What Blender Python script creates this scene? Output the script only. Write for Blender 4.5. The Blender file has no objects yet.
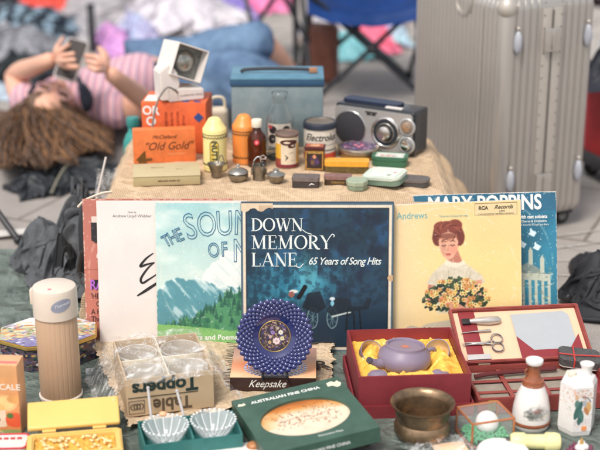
import bpy, bmesh, math, random
import numpy as np
from mathutils import Vector, Matrix, noise as mnoise
random.seed(7)
R = math.radians; PI = math.pi
scene = bpy.context.scene
COL = scene.collection

# ---------------------------------------------------------------- camera
HC = 1.17; PITCH = R(19.4); FPX = 1300.0
def W(px, py, z=0.0):
    dx = (px-300)/FPX; dv = (225-py)/FPX
    ry = math.cos(PITCH)+dv*math.sin(PITCH); rz = -math.sin(PITCH)+dv*math.cos(PITCH)
    t = (z-HC)/rz
    return Vector((dx*t, ry*t, z))
def Wy(px, py, y):
    dx = (px-300)/FPX; dv = (225-py)/FPX
    ry = math.cos(PITCH)+dv*math.sin(PITCH); rz = -math.sin(PITCH)+dv*math.cos(PITCH)
    t = y/ry
    return Vector((dx*t, y, HC+rz*t))
cam = bpy.data.cameras.new('camera'); co = bpy.data.objects.new('camera', cam); COL.objects.link(co)
co.location = (0,0,HC); co.rotation_euler = (PI/2-PITCH,0,0)
cam.sensor_width = 36; cam.lens = 36*FPX/600; cam.clip_end = 500; cam.clip_start = .05
cam.dof.use_dof = True; cam.dof.focus_distance = 2.64; cam.dof.aperture_fstop = 2.5; cam.dof.aperture_blades = 9
scene.camera = co

# ---------------------------------------------------------------- light
w = bpy.data.worlds.new('World'); scene.world = w; w.use_nodes = True
nt = w.node_tree; bg = nt.nodes['Background']
sky = nt.nodes.new('ShaderNodeTexSky'); sky.sky_type = 'NISHITA'; sky.sun_disc = False
SE, SA = R(58), R(-150)     # sun elevation; azimuth measured from +Y clockwise
sky.sun_elevation = SE; sky.sun_rotation = SA; sky.dust_density = 2.5; sky.air_density = 1.0
hs = nt.nodes.new('ShaderNodeHueSaturation'); hs.inputs['Saturation'].default_value = .24
nt.links.new(sky.outputs[0], hs.inputs['Color']); nt.links.new(hs.outputs[0], bg.inputs['Color'])
bg.inputs['Strength'].default_value = .145
sun = bpy.data.lights.new('sun', 'SUN'); sun.energy = 1.9; sun.angle = R(18); sun.color = (1,.93,.84)
so = bpy.data.objects.new('sun', sun); COL.objects.link(so)
d = Vector((math.sin(SA)*math.cos(SE), math.cos(SA)*math.cos(SE), math.sin(SE)))
so.rotation_euler = d.to_track_quat('Z','Y').to_euler(); so.location = d*10
scene.view_settings.view_transform = 'Standard'; scene.view_settings.look = 'None'
scene.view_settings.gamma = 1; scene.view_settings.exposure = .45
scene.cycles.use_denoising = True
scene.cycles.transparent_max_bounces = 16; scene.cycles.max_bounces = 10
scene.cycles.caustics_reflective = False; scene.cycles.caustics_refractive = False

# ---------------------------------------------------------------- materials
def lin(c):
    c = np.asarray(c, float)/255.0
    v = np.where(c <= .04045, c/12.92, ((c+.055)/1.055)**2.4)
    g = (v*np.array((.3,.59,.11))).sum(-1, keepdims=True)
    return g+(v-g)*.95+.004
def S(r,g,b): return tuple(lin((r,g,b)))
MATS = {}
def mat(name, rgb=(128,128,128), rough=.5, metal=0.0, var=.12, scale=30, bump=0.0, bscale=None, trans=0, alpha=1, ior=1.45, coat=0, spec=.5, var2=None, sss=0):
    if name in MATS: return MATS[name]
    m = bpy.data.materials.new(name); m.use_nodes = True; n = m.node_tree; b = n.nodes['Principled BSDF']
    b.inputs['Roughness'].default_value = rough; b.inputs['Metallic'].default_value = metal
    b.inputs['IOR'].default_value = ior
    b.inputs['Transmission Weight'].default_value = trans; b.inputs['Alpha'].default_value = alpha
    b.inputs['Coat Weight'].default_value = coat; b.inputs['Specular IOR Level'].default_value = spec
    c = S(*rgb)
    if sss: b.inputs['Subsurface Weight'].default_value = sss; b.inputs['Subsurface Scale'].default_value = .01
    tc = n.nodes.new('ShaderNodeTexCoord'); nz = n.nodes.new('ShaderNodeTexNoise')
    nz.inputs['Scale'].default_value = scale; nz.inputs['Detail'].default_value = 6; nz.inputs['Roughness'].default_value = .65
    n.links.new(tc.outputs['Object'], nz.inputs['Vector'])
    rp = n.nodes.new('ShaderNodeValToRGB'); rp.color_ramp.elements[0].position = .3; rp.color_ramp.elements[1].position = .7
    lo = tuple(x*(1-var) for x in c) if var2 is None else S(*var2)
    rp.color_ramp.elements[0].color = (*lo,1); rp.color_ramp.elements[1].color = (*[min(1,x*(1+var*.6)) for x in c],1)
    n.links.new(nz.outputs['Fac'], rp.inputs[0]); n.links.new(rp.outputs[0], b.inputs['Base Color'])
    if bump:
        bp = n.nodes.new('ShaderNodeBump'); bp.inputs['Strength'].default_value = bump; bp.inputs['Distance'].default_value = .004
        n2 = n.nodes.new('ShaderNodeTexNoise'); n2.inputs['Scale'].default_value = bscale or scale*3; n2.inputs['Detail'].default_value = 5
        n.links.new(tc.outputs['Object'], n2.inputs['Vector']); n.links.new(n2.outputs['Fac'], bp.inputs['Height']); n.links.new(bp.outputs[0], b.inputs['Normal'])
    MATS[name] = m; return m
def N(m): return m.node_tree.nodes
def stripes(m, colors, scale, axis='X', obj=True, distort=0.0):
    """colour bands across one object axis"""
    n = m.node_tree; b = n.nodes['Principled BSDF']
    tc = n.nodes.new('ShaderNodeTexCoord'); sp = n.nodes.new('ShaderNodeSeparateXYZ'); n.links.new(tc.outputs['Object'], sp.inputs[0])
    mu = n.nodes.new('ShaderNodeMath'); mu.operation = 'MULTIPLY'; mu.inputs[1].default_value = scale
    n.links.new(sp.outputs[axis], mu.inputs[0])
    fr = n.nodes.new('ShaderNodeMath'); fr.operation = 'FRACT'; n.links.new(mu.outputs[0], fr.inputs[0])
    rp = n.nodes.new('ShaderNodeValToRGB'); rp.color_ramp.interpolation = 'CONSTANT'
    while len(rp.color_ramp.elements) < len(colors): rp.color_ramp.elements.new(.5)
    for i, c in enumerate(colors):
        rp.color_ramp.elements[i].position = i/len(colors); rp.color_ramp.elements[i].color = (*S(*c),1)
    n.links.new(fr.outputs[0], rp.inputs[0]); n.links.new(rp.outputs[0], b.inputs['Base Color'])
    return m
def printed_mat():
    m = bpy.data.materials.new('printed_paper'); m.use_nodes = True; n = m.node_tree; b = n.nodes['Principled BSDF']
    a = n.nodes.new('ShaderNodeAttribute'); a.attribute_name = 'Col'; n.links.new(a.outputs['Color'], b.inputs['Base Color'])
    b.inputs['Roughness'].default_value = .42
    nz = n.nodes.new('ShaderNodeTexNoise'); nz.inputs['Scale'].default_value = 14; bp = n.nodes.new('ShaderNodeBump'); bp.inputs['Strength'].default_value = .25; bp.inputs['Distance'].default_value = .004
    tc = n.nodes.new('ShaderNodeTexCoord'); n.links.new(tc.outputs['Object'], nz.inputs['Vector'])
    n.links.new(nz.outputs['Fac'], bp.inputs['Height']); n.links.new(bp.outputs[0], b.inputs['Normal'])
    return m
PRINT = printed_mat()
PRINTG = printed_mat(); PRINTG.name = 'printed_gloss'; PRINTG.node_tree.nodes['Principled BSDF'].inputs['Roughness'].default_value = .18

def weave(name, rgb, rgb2, sc=420, rough=.9, bump=.5):
    m = mat(name, rgb, rough, var=.1, scale=6); n = m.node_tree; b = n.nodes['Principled BSDF']
    tc = n.nodes.new('ShaderNodeTexCoord')
    outs = []
    for dr in ('X','Y','Z'):
        wv = n.nodes.new('ShaderNodeTexWave'); wv.bands_direction = dr; wv.inputs['Scale'].default_value = sc/6.28; wv.inputs['Distortion'].default_value = 2.5
        wv.inputs['Detail'].default_value = 2; wv.inputs['Detail Scale'].default_value = 1.5
        n.links.new(tc.outputs['Object'], wv.inputs['Vector']); outs.append(wv)
    m1 = n.nodes.new('ShaderNodeMath'); m1.operation = 'ADD'; n.links.new(outs[0].outputs['Fac'], m1.inputs[0]); n.links.new(outs[1].outputs['Fac'], m1.inputs[1])
    m2 = n.nodes.new('ShaderNodeMath'); m2.operation = 'ADD'; n.links.new(m1.outputs[0], m2.inputs[0]); n.links.new(outs[2].outputs['Fac'], m2.inputs[1])
    nz = n.nodes.new('ShaderNodeTexNoise'); nz.inputs['Scale'].default_value = 160; nz.inputs['Detail'].default_value = 4; nz.inputs['Roughness'].default_value = .8
    n.links.new(tc.outputs['Object'], nz.inputs['Vector'])
    mx = n.nodes.new('ShaderNodeMix'); mx.data_type = 'RGBA'; mx.inputs['A'].default_value = (*S(*rgb2),1); mx.inputs['B'].default_value = (*S(*rgb),1)
    m3 = n.nodes.new('ShaderNodeMath'); m3.operation = 'MULTIPLY'; n.links.new(m2.outputs[0], m3.inputs[0]); n.links.new(nz.outputs['Fac'], m3.inputs[1])
    n.links.new(m3.outputs[0], mx.inputs['Factor']); n.links.new(mx.outputs['Result'], b.inputs['Base Color'])
    bp = n.nodes.new('ShaderNodeBump'); bp.inputs['Strength'].default_value = bump; bp.inputs['Distance'].default_value = .0008
    n.links.new(m3.outputs[0], bp.inputs['Height']); n.links.new(bp.outputs[0], b.inputs['Normal'])
    return m

# ---------------------------------------------------------------- mesh helpers
def new_obj(name, me, parent=None):
    o = bpy.data.objects.new(name, me); COL.objects.link(o)
    if parent is not None: o.parent = parent
    return o
def obj(name, bm, m, parent=None, smooth=True, angle=40):
    bmesh.ops.recalc_face_normals(bm, faces=bm.faces)
    me = bpy.data.meshes.new(name); bm.to_mesh(me); bm.free()
    if isinstance(m, (list, tuple)):
        for x in m: me.materials.append(x)
    else: me.materials.append(m)
    if smooth:
        me.polygons.foreach_set('use_smooth', [True]*len(me.polygons))
        me.set_sharp_from_angle(angle=R(angle))
    return new_obj(name, me, parent)
def tag(o, label=None, cat=None, group=None, kind=None):
    if label: o['label'] = label
    if cat: o['category'] = cat
    if group: o['group'] = group
    if kind: o['kind'] = kind
    return o
def thing(name, label, cat, loc, yaw=0, group=None, rot=None):
    o = bpy.data.objects.new(name, None); COL.objects.link(o); o.location = loc; o.empty_display_size = .05
    o.rotation_euler = rot if rot else (0,0,R(yaw))
    return tag(o, label, cat, group)
def BM(): return bmesh.new()
def T(x=0,y=0,z=0): return Matrix.Translation((x,y,z))
def RX(a): return Matrix.Rotation(R(a),4,'X')
def RY(a): return Matrix.Rotation(R(a),4,'Y')
def RZ(a): return Matrix.Rotation(R(a),4,'Z')
def merge(bm, t, M=None):
    if M is not None: bmesh.ops.transform(t, matrix=M, verts=t.verts)
    me = bpy.data.meshes.new('t'); t.to_mesh(me); t.free(); bm.from_mesh(me); bpy.data.meshes.remove(me)
def box(bm, c, s, bev=0, M=None, seg=2):
    t = BM(); bmesh.ops.create_cube(t, size=1)
    for v in t.verts: v.co = Vector((v.co.x*s[0]+c[0], v.co.y*s[1]+c[1], v.co.z*s[2]+c[2]))
    if bev: bmesh.ops.bevel(t, geom=t.edges[:], offset=bev, segments=seg, profile=.6, affect='EDGES')
    merge(bm, t, M); return bm
def hollow(bm, w_, d_, h_, t_, ft=.003, bev=.0008, M=None):
    t = BM(); O = [(-w_/2,-d_/2),(w_/2,-d_/2),(w_/2,d_/2),(-w_/2,d_/2)]
    I = [(-w_/2+t_,-d_/2+t_),(w_/2-t_,-d_/2+t_),(w_/2-t_,d_/2-t_),(-w_/2+t_,d_/2-t_)]
    a = [t.verts.new((x,y,0)) for x,y in O]; b = [t.verts.new((x,y,h_)) for x,y in O]
    c = [t.verts.new((x,y,h_)) for x,y in I]; e = [t.verts.new((x,y,ft)) for x,y in I]
    t.faces.new(a[::-1]); t.faces.new(e)
    for i in range(4):
        j = (i+1)%4; t.faces.new((a[i],a[j],b[j],b[i])); t.faces.new((b[i],b[j],c[j],c[i])); t.faces.new((c[i],c[j],e[j],e[i]))
    if bev: bmesh.ops.bevel(t, geom=t.edges[:], offset=bev, segments=2, affect='EDGES')
    merge(bm, t, M); return bm
def lathe(bm, prof, seg=48, M=None, mod=None, cap=True):
    t = BM(); rings = []
    for r, z in prof:
        ring = []
        for k in range(seg):
            a = 2*PI*k/seg; rr = r*(mod(a, z, r) if mod else 1)
            ring.append(t.verts.new((rr*math.cos(a), rr*math.sin(a), z)))
        rings.append(ring)
    for i in range(len(rings)-1):
        for k in range(seg):
            j = (k+1)%seg; t.faces.new((rings[i][k],rings[i][j],rings[i+1][j],rings[i+1][k]))
    if cap:
        t.faces.new(rings[0][::-1]); t.faces.new(rings[-1])
    merge(bm, t, M); return bm
def tube(bm, pts, r, seg=8, M=None, closed=False, radii=None):
    pts = [Vector(p) for p in pts]; t = BM(); n = len(pts); rings = []; up = None
    for i, p in enumerate(pts):
        if closed: dr = (pts[(i+1)%n]-pts[i-1])
        else: dr = pts[min(i+1,n-1)]-pts[max(i-1,0)]
        dr.normalize()
        if up is None:
            up = Vector((0,0,1)) if abs(dr.z) < .9 else Vector((1,0,0))
        s = dr.cross(up); s.normalize(); up = s.cross(dr); up.normalize()
        rr = radii[i] if radii else r
        rings.append([t.verts.new(p+(s*math.cos(2*PI*k/seg)+up*math.sin(2*PI*k/seg))*rr) for k in range(seg)])
    m = n if closed else n-1
    for i in range(m):
        A = rings[i]; B = rings[(i+1)%n]
        for k in range(seg):
            j = (k+1)%seg; t.faces.new((A[k],A[j],B[j],B[k]))
    if not closed: t.faces.new(rings[0][::-1]); t.faces.new(rings[-1])
    merge(bm, t, M); return bm
def sphere(bm, c, r, u=16, v=10, sc=(1,1,1), M=None):
    t = BM(); bmesh.ops.create_uvsphere(t, u_segments=u, v_segments=v, radius=r)
    for q in t.verts: q.co = Vector((q.co.x*sc[0]+c[0], q.co.y*sc[1]+c[1], q.co.z*sc[2]+c[2]))
    merge(bm, t, M); return bm
def torus(bm, c, R0, r, M=None, su=48, sv=10):
    pts = [(c[0]+R0*math.cos(2*PI*k/su), c[1]+R0*math.sin(2*PI*k/su), c[2]) for k in range(su)]
    return tube(bm, pts, r, sv, M, closed=True)
def prism(bm, poly, h, M=None, bev=0):
    t = BM(); a = [t.verts.new((x,y,0)) for x,y in poly]; b = [t.verts.new((x,y,h)) for x,y in poly]
    t.faces.new(a[::-1]); t.faces.new(b)
    for i in range(len(poly)):
        j = (i+1)%len(poly); t.faces.new((a[i],a[j],b[j],b[i]))
    if bev: bmesh.ops.bevel(t, geom=t.edges[:], offset=bev, segments=2, affect='EDGES')
    merge(bm, t, M); return bm
def rrect(w_, d_, r, n=6):
    P = []
    for cx, cy, a0 in ((w_/2-r,d_/2-r,0),(-w_/2+r,d_/2-r,90),(-w_/2+r,-d_/2+r,180),(w_/2-r,-d_/2+r,270)):
        for k in range(n+1): a = R(a0+90*k/n); P.append((cx+r*math.cos(a), cy+r*math.sin(a)))
    return P
def fn(x, y=0, z=0): return mnoise.fractal(Vector((x,y,z)), .9, 2.1, 5)
def bezier(p, n=16):
    p = [Vector(q) for q in p]; out = []
    for i in range(len(p)-1):
        a = p[max(i-1,0)]; b = p[i]; c = p[i+1]; e = p[min(i+2,len(p)-1)]
        for k in range(n):
            t = k/n; out.append(.5*((2*b)+(c-a)*t+(2*a-5*b+4*c-e)*t*t+(3*b-a-3*c+e)*t**3))
    out.append(p[-1]); return out
# text laid in local XY plane, then transformed by M (glyph normal = +Z)
def text_bm(bm, s, size, M, align='CENTER', shear=0, sx=1, outline=0, bold=0, extr=.0001, sp=1):
    cu = bpy.data.curves.new('t', 'FONT'); cu.body = s; cu.size = size; cu.align_x = align; cu.align_y = 'CENTER'; cu.shear = shear
    cu.space_character = sp; cu.resolution_u = 3
    if outline: cu.fill_mode = 'NONE'; cu.bevel_depth = outline; cu.bevel_resolution = 1
    else: cu.extrude = extr; cu.offset = bold
    o = bpy.data.objects.new('t', cu); COL.objects.link(o); dg = bpy.context.evaluated_depsgraph_get(); dg.update()
    me = bpy.data.meshes.new_from_object(o.evaluated_get(dg)); t = BM(); t.from_mesh(me)
    bpy.data.objects.remove(o); bpy.data.curves.remove(cu); bpy.data.meshes.remove(me)
    for v in t.verts: v.co.x *= sx
    merge(bm, t, M)
def ribbon(bm, pts, ws, M, z=.0002):
    t = BM(); L = []; pts = [Vector((p[0],p[1],0)) for p in pts]; n = len(pts)
    for i, p in enumerate(pts):
        dr = pts[min(i+1,n-1)]-pts[max(i-1,0)]; dr.normalize(); s = Vector((-dr.y,dr.x,0))
        w0 = ws[i] if hasattr(ws,'__len__') else ws
        L.append((t.verts.new(p+s*w0/2+Vector((0,0,z))), t.verts.new(p-s*w0/2+Vector((0,0,z)))))
    for i in range(n-1): t.faces.new((L[i][0],L[i][1],L[i+1][1],L[i+1][0]))
    merge(bm, t, M)
# high-contrast roman capitals drawn as strokes
def serif_word(bm, s, x, y, h, M, sp=.06):
    TK, TN = .15, .05; z = .0003
    def Ln(ax,ay,bx,by,w_): ribbon(bm, [(x+ax*h,y+ay*h),(x+bx*h,y+by*h)], w_*h, M, z)
    def Sf(cx,cy,l=.30): Ln(cx-l/2,cy,cx+l/2,cy,.035)
    def Arc(cx,cy,rx,ry,a0,a1,tk=TK):
        P=[];Q=[]
        for k in range(25):
            a = R(a0+(a1-a0)*k/24); P.append((x+(cx+rx*math.cos(a))*h, y+(cy+ry*math.sin(a))*h)); Q.append((TN+(tk-TN)*abs(math.cos(a))**1.3)*h)
        ribbon(bm, P, Q, M, z)
    def Cv(ps, ws):
        P = bezier([(a,b,0) for a,b in ps], 8); P=[(x+p.x*h,y+p.y*h) for p in P]; n=len(P)
        Q=[(ws[0]+(ws[1]-ws[0])*math.sin(PI*i/(n-1)))*h for i in range(n)]; ribbon(bm, P, Q, M, z)
    for c in s:
        if c == 'D': Ln(.16,.02,.16,.98,TK); Arc(.22,.5,.56,.48,-90,90); Ln(.0,.98,.25,.98,.04); Ln(.0,.02,.25,.02,.04); wd=.84
        elif c == 'O': Arc(.46,.5,.40,.49,0,360); wd=.92
        elif c == 'W':
            Ln(.12,.98,.38,0,TK); Ln(.38,.0,.62,.98,TN); Ln(.56,.98,.82,0,TK); Ln(.82,0,1.08,.98,TN); Sf(.12,.98); Sf(.58,.98); Sf(1.08,.98,.24); wd=1.16
        elif c == 'N': Ln(.14,.02,.14,.98,TN); Ln(.1,.98,.72,.02,TK); Ln(.74,0,.74,.98,TN); Sf(.08,.98,.24); Sf(.14,.02); Sf(.74,.98,.26); wd=.86
        elif c == 'M': Ln(.16,.02,.16,.98,TN); Ln(.16,.98,.52,.05,TK); Ln(.52,.05,.88,.98,TN); Ln(.9,.02,.9,.98,TK); Sf(.1,.98,.22); Sf(.96,.98,.24); Sf(.16,.02); Sf(.9,.02); wd=1.1
        elif c == 'E': Ln(.16,.02,.16,.98,TK); Ln(.02,.98,.6,.98,.045); Ln(.16,.52,.48,.52,.045); Ln(.02,.02,.64,.02,.045); Ln(.6,.98,.6,.80,.04); Ln(.64,.02,.64,.22,.04); Ln(.48,.42,.48,.62,.04); wd=.7
        elif c == 'R': Ln(.16,.02,.16,.98,TK); Arc(.26,.74,.34,.24,-90,90,.14); Ln(.02,.98,.28,.98,.04); Ln(.16,.5,.28,.5,.04); Cv([(.3,.5),(.48,.3),(.66,.05),(.86,.0)],(.05,.17)); Sf(.16,.02); wd=.82
        elif c == 'Y': Ln(.1,.98,.42,.45,TK); Ln(.42,.45,.42,.02,TK); Cv([(.42,.45),(.66,.85),(.86,1.08),(1.0,.98),(.94,.86)],(.04,.07)); Sf(.08,.98,.26); Sf(.42,.02); wd=.98
        elif c == 'L': Ln(.16,.02,.16,.98,TK); Ln(.02,.02,.62,.02,.045); Ln(.62,.02,.62,.24,.04); Sf(.16,.98); wd=.68
        elif c == 'A': Ln(.08,.02,.42,.98,TN); Ln(.42,1.0,.76,.02,TK); Ln(.2,.35,.62,.35,.04); Sf(.08,.02,.24); Sf(.76,.02,.28); wd=.88
        else: wd=.4
        x += (wd+sp)*h
    return x

# ---------------------------------------------------------------- painter (printed pictures as colour attributes)
def vnoise(h, w_, cells, seed, octs=4, aspect=1):
    rng = np.random.default_rng(seed); out = np.zeros((h,w_)); amp = 1; tot = 0
    for o in range(octs):
        cy = max(2,int(cells*aspect*2**o)); cx = max(2,int(cells*2**o)); g = rng.random((cy+2,cx+2))
        yy = np.linspace(0,cy,h,endpoint=False); xx = np.linspace(0,cx,w_,endpoint=False)
        yi = yy.astype(int); xi = xx.astype(int); fy = (yy-yi)[:,None]; fx = (xx-xi)[None,:]; fy = fy*fy*(3-2*fy); fx = fx*fx*(3-2*fx)
        a = g[yi][:,xi]; b = g[yi][:,xi+1]; c = g[yi+1][:,xi]; e = g[yi+1][:,xi+1]
        out += amp*((a*(1-fx)+b*fx)*(1-fy)+(c*(1-fx)+e*fx)*fy); tot += amp; amp *= .5
    return out/tot
class Cv:
    def __init__(s, w_, h, c=(255,255,255), asp=1.0):
        s.w = w_; s.h = h; s.a = np.ones((h,w_,3))*np.array(c,float); s.asp = asp
        s.X, s.Y = np.meshgrid((np.arange(w_)+.5)/w_, (np.arange(h)+.5)/h)
    def put(s, m, c, al=1.0):
        m = (m*al)[...,None]; s.a = s.a*(1-m)+np.array(c,float)*m
    def poly(s, P, c, al=1.0):
        ins = np.zeros((s.h,s.w), bool); n = len(P)
        for i in range(n):
            x0,y0 = P[i]; x1,y1 = P[(i+1)%n]
            if y0 == y1: continue
            k = ((s.Y < y0) != (s.Y < y1)); xi = x0+(s.Y-y0)*(x1-x0)/(y1-y0); ins ^= k & (s.X < xi)
        s.put(ins.astype(float), c, al)
    def ell(s, cx, cy, rx, ry, c, al=1.0, soft=0.0, rot=0):
        dx = s.X-cx; dy = s.Y-cy; ca, sa = math.cos(R(rot)), math.sin(R(rot))
        q = np.sqrt(((dx*ca+dy*sa)/rx)**2+((-dx*sa+dy*ca)/ry)**2)
        m = np.clip((1+soft-q)/max(soft,.02),0,1) if soft else (q < 1).astype(float)
        s.put(m, c, al)
    def line(s, P, wd, c, al=1.0):
        m = np.zeros((s.h,s.w), bool)
        for (x0,y0),(x1,y1) in zip(P[:-1],P[1:]):
            dx, dy = x1-x0, (y1-y0); L = dx*dx+dy*dy+1e-12
            t = np.clip(((s.X-x0)*dx+(s.Y-y0)*dy)/L,0,1); m |= ((s.X-x0-t*dx)**2+(s.Y-y0-t*dy)**2) < (wd/2)**2
        s.put(m.astype(float), c, al)
    def ring(s, cx, cy, rx, ry, wd, c): s.line([(cx+rx*math.cos(t),cy+ry*math.sin(t)) for t in np.linspace(0,2*PI,28)], wd, c)
    def mottle(s, amt, cells, seed, octs=5):
        s.a = s.a*(1+(vnoise(s.h,s.w,cells,seed,octs)-.5)[...,None]*amt)
    def blur(s, n=1):
        for _ in range(n):
            p = np.pad(s.a,((1,1),(1,1),(0,0)),'edge'); s.a = (p[:-2,1:-1]+p[2:,1:-1]+p[1:-1,:-2]+p[1:-1,2:]+2*p[1:-1,1:-1])/6
    def grain(s, amt, seed=1):
        s.a = s.a*(1+(np.random.default_rng(seed).random((s.h,s.w,1))-.5)*amt)
    def lin(s): return lin(np.clip(s.a,0,255))
def painted(name, cv, f, parent, m=None, nu=None, nv=None, wrap=None, disc=False):
    """surface patch f(u,v)->xyz coloured from canvas"""
    nu = nu or cv.w; nv = nv or cv.h; A = cv.lin()
    us = (np.linspace(0,1,nu)); vs = np.linspace(0,1,nv)
    U, V = np.meshgrid(us, vs)
    if disc: su = .5+.5*U*np.cos(2*PI*V); sv = .5+.5*U*np.sin(2*PI*V)
    else: su, sv = U, V
    xi = np.clip((su*cv.w).astype(int),0,cv.w-1); yi = np.clip((sv*cv.h).astype(int),0,cv.h-1)
    C = A[yi,xi].reshape(-1,3)
    P = np.array([f(u,v) for v in vs for u in us])
    idx = np.arange(nu*nv).reshape(nv,nu); a = idx[:-1,:-1].ravel(); b = idx[:-1,1:].ravel(); c = idx[1:,1:].ravel(); e = idx[1:,:-1].ravel()
    F = np.stack([a,b,c,e],1)
    me = bpy.data.meshes.new(name); me.from_pydata(P.tolist(), [], F.tolist()); me.update()
    at = me.color_attributes.new('Col','FLOAT_COLOR','POINT'); at.data.foreach_set('color', np.concatenate([C,np.ones((len(C),1))],1).astype(np.float32).ravel())
    me.materials.append(m or PRINT); me.polygons.foreach_set('use_smooth', [True]*len(me.polygons))
    return new_obj(name, me, parent)
def flat(cx, cy, cz, w_, h, M=None):      # patch in XZ plane facing -Y
    def f(u,v):
        p = Vector((cx+(u-.5)*w_, cy, cz+(v-.5)*h)); return tuple(M@p) if M else tuple(p)
    return f
def top(cx, cy, cz, w_, d_):
    return lambda u,v: (cx+(u-.5)*w_, cy+(v-.5)*d_, cz)
FRONT = RX(90)                           # XY text plane -> facing -Y
def FM(x, y, z, rot=0): return T(x,y,z)@FRONT@RZ(rot)
def TM(x, y, z, rot=0): return T(x,y,z)@RZ(rot)
def cylwrap(bm_src, r):                   # bend X of a front plane round a vertical cylinder
    for v in bm_src.verts:
        a = v.co.x/r; rr = r-v.co.y
        v.co.x = rr*math.sin(a); v.co.y = -rr*math.cos(a)


# ---------------------------------------------------------------- crumpled cloth: small position-based simulation
def simcloth(seed, comp=.6, dome=.18, n=60, steps=70, dx=0.0, dy=0.0, box_=False, pinch=.0):
    rng_=np.random.default_rng(seed); h=1.0/(n-1)
    gx,gy=np.meshgrid(np.linspace(-.5,.5,n),np.linspace(-.5,.5,n))
    def sm(c,sd): return vnoise(n,n,c,sd,3)-.5
    x=np.stack([gx*comp+.16*sm(3,seed*7+1),gy*comp+.16*sm(3,seed*7+2),0*gx],-1)
    def col(p):
        r2=((p[...,0]-dx)/.30)**2+((p[...,1]-dy)/.30)**2
        return dome*np.exp(-r2**1.3)+.5*dome*np.exp(-(((p[...,0]+.17)/.12)**2+((p[...,1]-.10)/.14)**2))
    x[...,2]=col(x)+.04+.10*np.abs(sm(6,seed*7+3))
    v=np.zeros_like(x); dt=.02
    sets=[]
    for (a,b,st,k) in ((1,0,1,1.0),(0,1,1,1.0),(1,1,1,.6),(1,-1,1,.6),(2,0,1,.18),(0,2,1,.18),(5,0,1,.05),(0,5,1,.05)):
        L=h*math.hypot(a,b)
        I,J=np.meshgrid(np.arange(n),np.arange(n)); ok=(I+a<n)&(J+b<n)&(J+b>=0); I=I[ok];J=J[ok]
        m=(a or b); key=(I//max(1,a))%2 if a else (J//b)%2
        if a and a>1: key=(I//a)%2
        for q in (0,1):
            t_=key==q; sets.append((J[t_]*n+I[t_],(J[t_]+b)*n+I[t_]+a,L,k))
    X=x.reshape(-1,3); V=v.reshape(-1,3)
    for s_ in range(steps):
        V[:,2]-=9.8*dt; P=X+V*dt
        for it in range(6):
            for A,B,L,k in sets:
                d=P[B]-P[A]; l=np.sqrt((d*d).sum(1))+1e-9; c=(.5*k*(l-L)/l)[:,None]*d; P[A]+=c; P[B]-=c
            c=col(P)+.004; hit=P[:,2]<c; P[hit,2]=c[hit]; P[hit,:2]=X[hit,:2]+(P[hit,:2]-X[hit,:2])*.5
        V=(P-X)/dt*.93; V=np.clip(V,-1.5,1.5); X=P
    X=X-np.array([X[:,0].mean(),X[:,1].mean(),0]); X[:,:2]/=np.abs(X[:,:2]).max(0)*.96; X[:,2]-=X[:,2].min(); X[:,2]/=X[:,2].max()
    return X.reshape(n,n,3)
SIMS={}
def getsim(k):
    k=k%7
    if k not in SIMS: SIMS[k]=simcloth(k+1,*[(.55,.20),(.62,.10),(.5,.14),(.70,.22),(.58,.06),(.48,.18),(.66,.15)][k])
    return SIMS[k]
def clothpile(name,label,cat,x,y,rx,ry,h,m,k,yaw=0,z=0,group=None,parent=None,layers=1):
    bm=BM()
    for l_ in range(layers):
        G=getsim(k+l_*3); n=G.shape[0]; a=R(47*l_); sc=1-.22*l_; ca,sa=math.cos(a),math.sin(a)
        vs=[[bm.verts.new(((G[j,i,0]*ca-G[j,i,1]*sa)*rx*sc,(G[j,i,0]*sa+G[j,i,1]*ca)*ry*sc,G[j,i,2]*h*(1 if l_==0 else .55)+h*.42*l_*math.exp(-2.5*(G[j,i,0]**2+G[j,i,1]**2))+.002)) for i in range(n)] for j in range(n)]
        for j in range(n-1):
            for i in range(n-1): bm.faces.new((vs[j][i],vs[j][i+1],vs[j+1][i+1],vs[j+1][i]))
    o=obj(name,bm,m,parent,True,180); o.location=(x,y,z); o.rotation_euler=(0,0,R(yaw))
    su=o.modifiers.new('u','SUBSURF'); su.levels=1; su.render_levels=1
    if label: tag(o,label,cat,group)
    return o

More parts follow.
